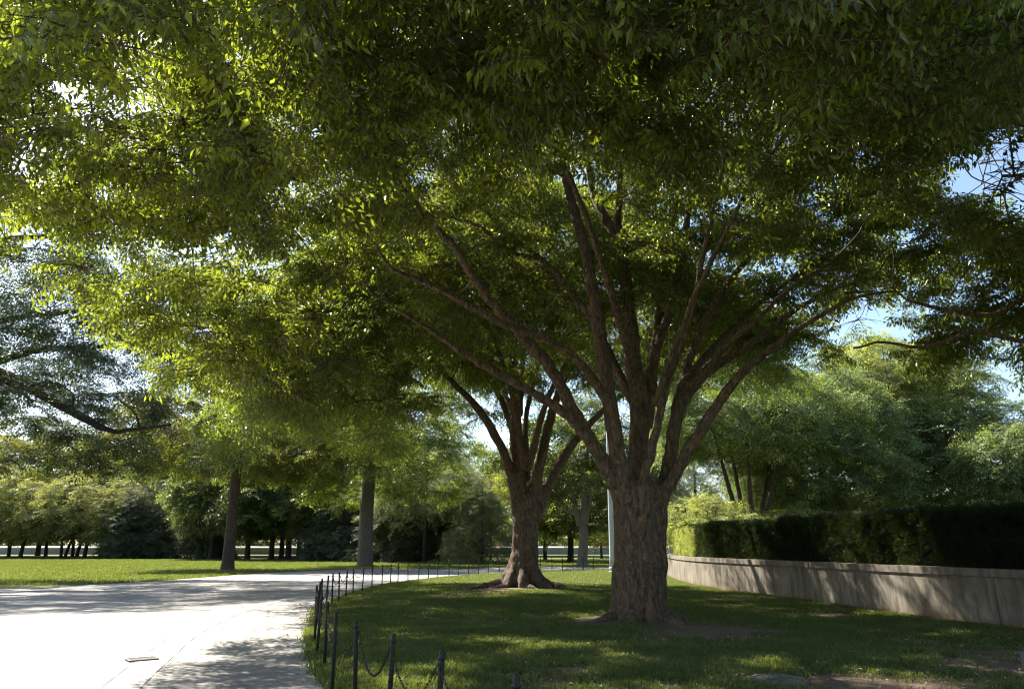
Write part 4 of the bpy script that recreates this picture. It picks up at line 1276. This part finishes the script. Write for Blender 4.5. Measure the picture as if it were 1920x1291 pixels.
# -- trees behind the hedge
make_tree('multi_stem_tree', 'tree with several thin upright stems behind the hedge, right of the nearest trunk', (*gp(1420, 46)[:2], 1.0), 12, 5.8, 5.6, 0.15, K_TEAL, BARK_BROWN, 150, stems=5, spread=2.6, twig=1.2, nt=5, ns=5, scale=1.0, fork=3.2, inner=0.5)
make_tree('teal_tree', 'dense blue-green tree behind the middle of the hedge', (*gp(1560, 50)[:2], 1.0), 13.0, 5.2, 2.0, 0.22, K_TEAL, BARK_DARK, 190, twig=1.2, nt=5, ns=5, scale=1.1, shape='round')
make_tree('multi_stem_tree', 'tall light green tree fanning out in many stems behind the hedge', (*gp(1715, 56)[:2], 0.8), 17.0, 5.5, 6.2, 0.15, K_FRESH, BARK_DARK, 250, stems=7, spread=3.6, twig=1.2, nt=5, ns=5, scale=1.1, fork=3.4, inner=0.5)
make_tree('rounded_tree', 'lower rounded green tree behind the hedge at the right edge', (*gp(1880, 50)[:2], 0.8), 10.2, 5.0, 2.0, 0.2, K_TEAL, BARK_DARK, 150, twig=1.2, nt=5, ns=5, scale=1.1)
make_tree('rounded_tree', 'green tree far behind between the nearest trunk and the multi-stem tree', (*gp(1310, 70)[:2], 0.5), 12, 6.0, 2.5, 0.2, K_GREY, BARK_DARK, 80, twig=1.6, nt=5, ns=4, scale=1.3)
make_tree('shrub', 'pale yellow-green shrub rising behind the sunlit end of the hedge', (*gp(1330, 40)[:2], 1.0), 3.3, 2.6, 0.6, 0.06, K_FRESH, BARK_BROWN, 50, stems=3, spread=1.0, twig=0.7, nt=5, ns=4, scale=0.6, cat='shrub')
make_tree('shrub', 'light green shrub behind the hedge under the multi-stem tree', (*gp(1470, 42)[:2], 1.0), 2.6, 2.6, 0.5, 0.06, K_FRESH, BARK_BROWN, 46, stems=3, spread=1.0, twig=0.7, nt=5, ns=4, scale=0.6, cat='shrub')

# ================================================================== FAR WALL, ROAD, WOOD
FARW = simple_mat('far_wall_stone', (0.22, 0.22, 0.225), (0.30, 0.30, 0.30), 0.6)
fw = empty('far_stone_wall', (0, 146, 0))
x = -130.0
while x < 60:
    mb = MB(); mb.box((x + 2.98, 0, 0.52), (5.96, 0.6, 1.24)); mb.build('panel', FARW, fw)
    mb = MB(); mb.box((x + 2.98, 0, 1.22), (5.97, 0.76, 0.14)); mb.build('coping_stone', GUT, fw)
    x += 6.0
tag(fw, 'long low pale wall running along the far side of the lawn behind all the trees', 'wall')
V, Fx = [], []
for i, (yv, zv) in enumerate([(152, 0.9), (160, 1.3), (168, 1.5)]):
    V += [(-160, yv, zv), (90, yv, zv)]
Fx = [(0, 1, 3, 2), (2, 3, 5, 4)]
tag(mesh_obj('far_road', V, Fx, PATH), kind='structure')
# a dark car and an orange barrier on the far road
CARP = simple_mat('dark_car_paint', (0.02, 0.022, 0.03), (0.03, 0.032, 0.04), 3, 0.25, 0.0, 0.001, 0.6)
CARG = simple_mat('car_glass', (0.02, 0.03, 0.035), (0.04, 0.05, 0.055), 3, 0.1, 0.0, 0.001, 0.8)
TYRE = simple_mat('tyre_rubber', (0.02, 0.02, 0.02), (0.03, 0.03, 0.03))
cg = gp(1133, 159)
car = empty('parked_car', (cg[0], 159, 1.28))
prof = [(-2.2, .35), (-2.2, .75), (-2.05, .92), (-1.5, .98), (-0.9, 1.42), (0.7, 1.45), (1.35, 1.0), (2.1, .85), (2.25, .6), (2.2, .35)]
V = [(a_, s_ * 0.85, b_) for s_ in (-1, 1) for a_, b_ in prof]; n = len(prof)
Fx = [tuple(range(n)), tuple(range(2 * n - 1, n - 1, -1))] + [(i, (i + 1) % n, (i + 1) % n + n, i + n) for i in range(n)]
mesh_obj('body', V, Fx, CARP, car)
wn_ = [(-1.35, 1.0), (-0.86, 1.37), (0.62, 1.39), (1.15, 1.02)]
for s_ in (-1, 1):
    mesh_obj('side_window', [(a_, s_ * 0.856, b_) for a_, b_ in wn_], [(0, 1, 2, 3)], CARG, car)
for xw in (-1.4, 1.4):
    for s_ in (-1, 1):
        V = [(xw + .33 * math.cos(q * math.pi / 6), s_ * .75 + dy, .33 + .33 * math.sin(q * math.pi / 6)) for dy in (-.12, .12) for q in range(12)]
        mesh_obj('wheel', V, [tuple(range(12)), tuple(range(23, 11, -1))] + [(q, (q + 1) % 12, (q + 1) % 12 + 12, q + 12) for q in range(12)], TYRE, car)
tag(car, 'tiny dark car on the far road just left of the light pole', 'car')
ORANGE = simple_mat('orange_plastic', (0.6, 0.16, 0.03), (0.7, 0.22, 0.05), 3, 0.5)
for px, lb in ((932, 'orange road barrier on the far road, left one beside the second big trunk'), (945, 'orange road barrier on the far road, right one touching the second big trunk')):
    g = gp(px, 160)
    b_ = empty('road_barrier', (g[0], 160, 1.3))
    mb = MB(); mb.box((0, 0, 0.62), (1.3, 0.08, 0.2)); mb.build('upper_board', ORANGE, b_)
    mb = MB(); mb.box((0, 0, 0.3), (1.3, 0.08, 0.14)); mb.build('lower_board', ORANGE, b_)
    for s_ in (-1, 1):
        mb = MB(); mb.box((s_ * 0.55, 0.07, 0.37), (0.06, 0.05, 0.74)); mb.build('leg', FARW, b_)
    tag(b_, lb, 'barrier', 'orange road barriers')
# far-off wood
c = variant_collection('wood_sprays', [make_spray('wood_spray_' + 'abc'[i], 900 + i, (LEAF_DARK, LEAF_TEAL, LEAF_OLIVE)[i], BARK_DARK, **COARSE) for i in range(3)])
K_WOOD = (c, instancer(c), 3)
pos, dd, sc_ = [], [], []
for k in range(95):
    cx_ = -150 + 300 * (k + rng.random()) / 95; cy_ = 176 + 45 * rng.random(); H = rng.uniform(10, 17); Rr = rng.uniform(5, 8)
    for j in range(170):
        v = rng.normal(0, 1, 3); v /= np.linalg.norm(v); v *= rng.uniform(0.75, 1) 
        pos.append((cx_ + v[0] * Rr, cy_ + v[1] * Rr, 1.7 + H * 0.5 + v[2] * H * 0.5)); dd.append((v[0], v[1], v[2] * 0.3)); sc_.append(rng.uniform(1.6, 3.0))
pos = np.array(pos)
tag(scatter('far_wood', pos, rot_of(np.array(dd), rng.random(len(pos)) * 6.28), np.array(sc_), K_WOOD), 'distant belt of dark woodland beyond the far road', 'wood', kind='stuff')

# ================================================================== LIGHT POLE
POLE = simple_mat('pole_paint', (0.42, 0.46, 0.50), (0.52, 0.56, 0.60), 4, 0.45, 0.1, 0.002, 0.4)
g = ground_at(1149, 1073)
lp = empty('light_pole', (g[0], g[1], 0))
mb = MB(); mb.lathe([(0.20, 0.04), (0.17, 1.0), (0.13, 8.0), (0.10, 12.0)], 14); mb.build('shaft', POLE, lp, True)
mb = MB(); mb.lathe([(0.30, -0.05), (0.30, 0.05), (0.23, 0.10)], 14); mb.build('base', POLE, lp)
mb = MB(); mb.lathe([(0.22, 0.22), (0.23, 0.24), (0.23, 0.30), (0.21, 0.32)], 14); mb.build('collar', POLE, lp)
mb = MB(); mb.lathe([(0.10, 12.0), (0.35, 12.15), (0.42, 12.5), (0.2, 12.8), (0.05, 12.9)], 14); mb.build('lamp_head', POLE, lp, True)
tag(lp, 'tall pale blue-grey light pole just left of the nearest trunk', 'light pole')
g = gp(1686, 60)
lp = empty('street_lamp', (g[0], 60, 0.5))
mb = MB(); mb.lathe([(0.10, 0), (0.07, 7.0)], 10); mb.build('shaft', POLE, lp, True)
mb = MB(); mb.lathe([(0.07, 7.0), (0.22, 7.2), (0.25, 7.6), (0.08, 7.9)], 10); mb.build('lamp_head', POLE, lp, True)
tag(lp, 'thin grey lamp post among the stems behind the hedge', 'street lamp')

# ================================================================== CHAIN FENCE
PAINT = simple_mat('fence_paint', (0.014, 0.014, 0.011), (0.035, 0.034, 0.026), 25, 0.6, 0.2, 0.002, 0.3)
post_px = [(1115, 1400), (964, 1345), (821, 1322), (732, 1305), (673, 1292), (631, 1277), (608, 1250), (594, 1226), (589, 1203), (590, 1184), (594, 1169), (600, 1155), (611, 1143), (622, 1135), (635, 1128), (648, 1121),
           (662, 1115.5), (679, 1110), (697, 1104.5), (716, 1099.5), (732, 1096), (746, 1093), (765, 1090), (785, 1087.5), (803, 1085.5), (821, 1083.5), (842, 1081.5), (860, 1079.8),
           (878, 1078), (897, 1076.5), (916, 1075), (936, 1073.7), (957, 1072.6), (978, 1071.9), (996, 1071.4), (1014, 1071), (1035, 1070.5), (1055, 1070), (1075, 1069.5), (1094, 1069), (1113, 1068.6)]
PH = 0.86
ordw = ['first', 'second', 'third', 'fourth', 'fifth', 'sixth', 'seventh', 'eighth', 'ninth', 'tenth', 'eleventh', 'twelfth', 'thirteenth', 'fourteenth', 'fifteenth', 'sixteenth', 'seventeenth', 'eighteenth', 'nineteenth', 'twentieth']
posts = []
post_top = {0: (1165, 1345), 1: (964, 1264), 2: (821, 1217), 3: (733, 1187), 4: (674, 1163), 5: (631, 1147)}
for i_, (a_, b_) in enumerate(post_px):
    g = ground_at(*post_top[i_], PH) if i_ in post_top else ground_at(a_, b_, 0.02)
    posts.append(np.array((g[0], g[1], 0.0)))


def build_post(loc):
    r = empty('fence_post', loc)
    mb = MB(); mb.lathe([(0.022, -0.1), (0.022, PH - 0.07), (0.021, PH - 0.06)], 12); mb.build('shaft', PAINT, r, True)
    mb = MB(); mb.lathe([(0.022, PH - 0.072), (0.029, PH - 0.062), (0.029, PH - 0.050), (0.018, PH - 0.040), (0.023, PH - 0.022), (0.019, PH - 0.004), (0.007, PH + 0.006)], 12); mb.build('cap', PAINT, r, True)
    th = np.linspace(0, 2 * math.pi, 9)
    for s_ in (-1, 1):
        mb = MB()
        mb.tube([(s_ * (0.040 + 0.016 * math.cos(q)), 0, PH - 0.10 + 0.016 * math.sin(q)) for q in th], [0.005] * 9, 5, False)
        mb.build('eyelet', PAINT, r)
    return r


proto = build_post(posts[0])
alln = len(posts)
for i, p in enumerate(posts):
    if i == 0: o = proto
    else:
        o = proto.copy(); link(o); o.location = tuple(p)
        for ch in proto.children:
            c_ = ch.copy(); link(c_); c_.parent = o
    q = posts[min(i + 1, alln - 1)] - posts[max(i - 1, 0)]
    o.rotation_euler = (rng.normal(0, 0.02), rng.normal(0, 0.02), math.atan2(q[1], q[0]))
    if i == 0: lb = 'black chain fence post nearest the viewer, below the picture edge'
    elif i == 1: lb = 'black fence post with only its cap showing at the bottom edge'
    elif i < 8: lb = 'near black fence post, %s one left of the cap at the bottom edge' % ordw[i - 2]
    elif i < 12: lb = 'black fence post in the bend of the fence, %s one past the near row' % ordw[i - 8]
    elif i < 32: lb = 'thin black fence post by the sunlit path, %s one after the bend of the fence' % ordw[i - 12]
    else: lb = 'faint distant fence post beyond the second big trunk, %s one counted rightwards' % ordw[i - 32]
    tag(o, lb, 'fence post', 'posts of the chain fence')


def chain_between(a, b, sag, i):
    a = a + np.array((0, 0, PH - 0.10)); b = b + np.array((0, 0, PH - 0.10))
    L = np.linalg.norm(b - a); n = max(10, int(L * 1.12 / 0.042))
    if i > 14: n = max(10, int(L / 0.075))
    lk = 0.028 if i <= 14 else 0.05
    ts = np.linspace(0, 1, n)
    P = np.array([a + (b - a) * t + np.array((0, 0, -sag * 4 * t * (1 - t))) for t in ts])
    mb = MB()
    for k in range(n - 1):
        c = (P[k] + P[k + 1]) / 2; d = P[k + 1] - P[k]; d /= np.linalg.norm(d)
        s = np.cross(d, (0, 0, 1)); s /= np.linalg.norm(s) + 1e-9; u = np.cross(s, d)
        w = s if k % 2 else u
        ring = [c + d * lk * cx_ + w * 0.011 * sx_ for cx_, sx_ in ((-.9, -.7), (.9, -.7), (1.15, 0), (.9, .7), (-.9, .7), (-1.15, 0), (-.9, -.7))]
        mb.tube([r_ - a for r_ in ring], [0.0034] * 7, 4, False)
    o = mb.build('chain', PAINT, loc=a)
    return o


for i in range(1, alln - 1):
    if 32 <= i <= 34: continue
    sag = (0.30 if i < 8 else 0.24) * rng.uniform(0.8, 1.15)
    if i in (11, 12): sag = 0.42
    o = chain_between(posts[i], posts[i + 1], sag, i)
    if i == 1: lb = 'black chain drooping left from the cap at the bottom edge'
    elif i < 8: lb = 'sagging near chain, %s one left of the cap at the bottom edge' % ordw[i - 1]
    elif i < 12: lb = 'black chain in the bend of the fence, %s one past the near row' % ordw[i - 8]
    elif i < 32: lb = 'thin dark chain hanging by the sunlit path, %s one after the bend' % ordw[i - 12]
    else: lb = 'faint distant chain beyond the second big trunk, %s one counted rightwards' % ordw[i - 35]
    tag(o, lb, 'chain', 'chains of the fence')
